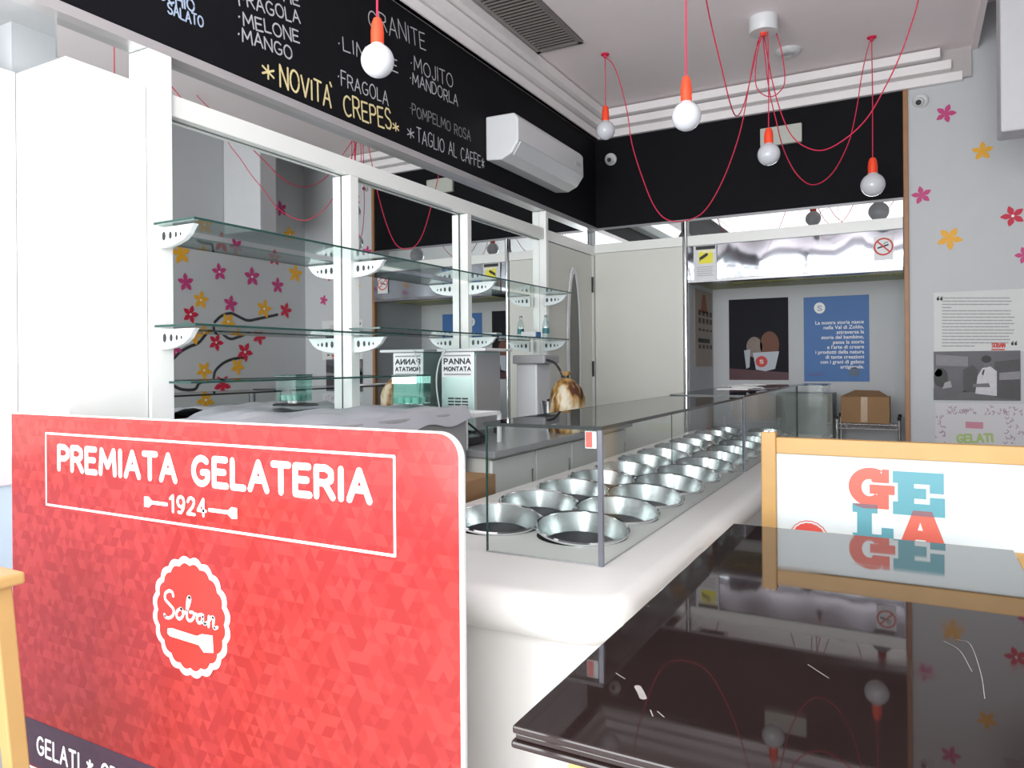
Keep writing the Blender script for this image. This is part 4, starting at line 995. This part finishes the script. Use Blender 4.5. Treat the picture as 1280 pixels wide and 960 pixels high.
# covered machine at left with grey sheet
zc1 = 1.085
dc = thing('covered_cabinet', 'low unit under a loose grey plastic sheet behind the red sign', 'cabinet', (-2.2, 2.4, 0))
box('body', M_grey, -2.535, -1.95, 1.80, 3.10, 0, zc1-.02, dc, .01)
mb = MB(); nx, ny = 16, 28; rnd = random.Random(11)
vs = []
for i in range(nx+1):
    for j in range(ny+1):
        x = -2.537+.61*i/nx; y = 1.79+1.33*j/ny
        z = zc1+.012*math.sin(i*.7+j*.35)*math.sin(j*.5)+.008*math.sin(i*1.9-j*.8)+(.03 if 3 < j < 9 and i < 9 else 0)*math.sin((j-3)*PI/6)
        if i == nx: z -= .07
        vs.append((x, y, z))
fs = [(i*(ny+1)+j, (i+1)*(ny+1)+j, (i+1)*(ny+1)+j+1, i*(ny+1)+j+1) for i in range(nx) for j in range(ny)]
mb.add(vs, fs).build('grey_sheet', mat('grey_sheet', (.46, .46, .50), .5, var=.04), dc, smooth=True)
c = on(376, 508, 'Z', zc1+.02)
dl = thing('black_lid', 'flat round black lid with white knob lying on the grey sheet', 'tray', (c.x, c.y, zc1+.02))  # flat black lid with a white knob, lying loose on the sheet
MB().lathe([(0, .012), (.075, .010), (.085, .004), (.085, 0), (0, 0)], (c.x, c.y, zc1+.024), 28).build('disc', M_blk, dl, smooth=True)
MB().lathe([(.012, .012), (.014, .022), (0, .026)], (c.x-.02, c.y-.02, zc1+.024), 14).build('knob', M_text, dl, smooth=True)
c = Vector((-2.20, 2.98, 0))
gj = thing('glass_jar', 'greenish square glass container with clutter inside beside the first post', 'jar', (c.x, c.y, zc1+.02))
MB().box(c.x-.075, c.x+.075, c.y-.06, c.y+.06, zc1+.02, zc1+.16).build('walls', glass('green_glass', (.62, .86, .80), extra=.1), gj)
box('lid', M_gedge, c.x-.078, c.x+.078, c.y-.063, c.y+.063, zc1+.16, zc1+.166, gj)
for k in range(6): MB().lathe([(.0, 0), (.018, 0), (.022, .03), (0, .03)], (c.x-.045+.045*(k % 3), c.y-.025+.05*(k//3), zc1+.024), 12).build('small_cup', mat('cup_green', (.35, .62, .55), .4), gj)
# white wire frame stand
a = at(480, 520, 3.75); 
fs_ = thing('white_tube_stand', 'low white metal frame stand with cables beside the cream machine', 'stand', (-2.1, 3.5, .866))
zt_ = 1.03
for (a_, b_) in (((-2.42, 3.2, zt_), (-2.02, 3.2, zt_)), ((-2.42, 3.55, zt_), (-2.02, 3.55, zt_)), ((-2.42, 3.2, zt_), (-2.42, 3.55, zt_)), ((-2.02, 3.2, zt_), (-2.02, 3.55, zt_))):
    MB().bar(a_, b_, .018).build('rail', M_text, fs_)
for x in (-2.42, -2.02):
    for y in (3.2, 3.55): MB().bar((x, y, .866), (x, y, zt_), .018).build('leg', M_text, fs_)
MB().tube(smoothpath([(-2.4, 3.3, .9), (-2.3, 3.25, 1.0), (-2.22, 3.35, .92), (-2.12, 3.3, 1.01), (-2.05, 3.45, .9)]), .006).build('black_cable', M_blk, fs_, smooth=True)
box('black_tray', M_blk, -2.38, -2.06, 3.25, 3.5, .87, .91, fs_, .004)
# floor level boxes between the counters
b1 = thing('cardboard_carton', 'brown open carton between the two counters, behind the sign', 'box', (-1.75, 2.5, 0))
box('walls', M_card, -1.93, -1.67, 2.3, 2.9, 0.0, .80, b1, .004)
MB().prism([(-1.93, 2.3, .80), (-1.67, 2.3, .80), (-1.69, 2.16, .86), (-1.93, 2.16, .86)], (0, 0, .005)).build('flap', M_card, b1)
MB().tube(smoothpath([(-1.9, 2.25, 1.0), (-1.78, 2.3, 1.02), (-1.70, 2.35, .96), (-1.69, 2.3, .90), (-1.76, 2.25, .875)]), .006).build('white_cable', M_plast, label='loose white cable curling by the near glass case', cat='cable', smooth=True)  # a loose white cable, separate from the carton
# niche: wire rack with box, grey cupboard
c0 = on(1046, 530, 'Y', 6.62); c1 = on(1126, 530, 'Y', 6.62)
zr_ = on(1085, 531, 'Y', 6.62).z
wr = thing('wire_rack', 'chrome wire shelf rack in the niche under the carton', 'rack', ((c0.x+c1.x)/2, 6.8, 0))
rx0, rx1 = c0.x, c1.x-.01
for x in (rx0, rx1):
    for y in (6.62, 7.0): 
        MB().tube([(x, y, 0), (x, y, zr_+.06)], .011, 10).build('post', M_chrome, wr, smooth=True)
        MB().lathe([(0, .01), (.014, .008), (.014, -.02)], (x, y, zr_+.06), 12).build('post_cap', M_blk, wr)
for zz in (zr_, .25):
    mb = MB()
    for y in (6.62, 7.0):
        mb.tube([(rx0, y, zz), (rx1, y, zz)], .004, 6).tube([(rx0, y, zz-.035), (rx1, y, zz-.035)], .004, 6)
        zig = [(rx0+(rx1-rx0)*k/16, y, zz-(.035 if k % 2 else 0)) for k in range(17)]; mb.tube(zig, .0025, 5)
    for x in (rx0, rx1): mb.tube([(x, 6.62, zz), (x, 7.0, zz)], .004, 6)
    for k in range(1, 16): mb.tube([(rx0+(rx1-rx0)*k/16, 6.62, zz+.004), (rx0+(rx1-rx0)*k/16, 7.0, zz+.004)], .0025, 5)
    mb.build('wire_shelf', M_chrome, wr)
k0 = on(1051, 529, 'Y', 6.66); k1 = on(1112, 497, 'Y', 6.66)
kx = thing('cardboard_box', 'taped brown cardboard box on the wire rack', 'box', (k0.x, 6.8, zr_))
kz0 = zr_+.008; kz1 = k1.z
box('body', M_card, k0.x, k1.x, 6.66, 6.96, kz0, kz1, kx, .004)
box('tape', mat('brown_tape', (.45, .30, .17), .3), (k0.x+k1.x)/2-.03, (k0.x+k1.x)/2+.02, 6.657, 6.965, kz0+.01, kz1+.001, kx)
MB().prism([(k0.x, 6.66, kz1), (k1.x, 6.66, kz1), (k1.x-.08, 6.80, kz1+.045), (k0.x+.1, 6.80, kz1+.05)], (0, 0, .005)).build('flap', M_card, kx)
g0 = on(1008, 492, 'Y', 6.7); g1 = on(1041, 545, 'Y', 6.7)
gc = thing('grey_cupboard', 'plain grey-green cupboard in the niche behind the glass case', 'cupboard', (g0.x, 6.85, 0))
box('body', mat('grey_green', (.30, .33, .31), .45), g0.x-.25, g1.x, 6.7, 7.1, 0, g0.z, gc, .005)
box('door', mat('grey_green_door', (.33, .36, .34), .45), g0.x-.24, g1.x-.01, 6.685, 6.7, .06, g0.z-.02, gc, .003)
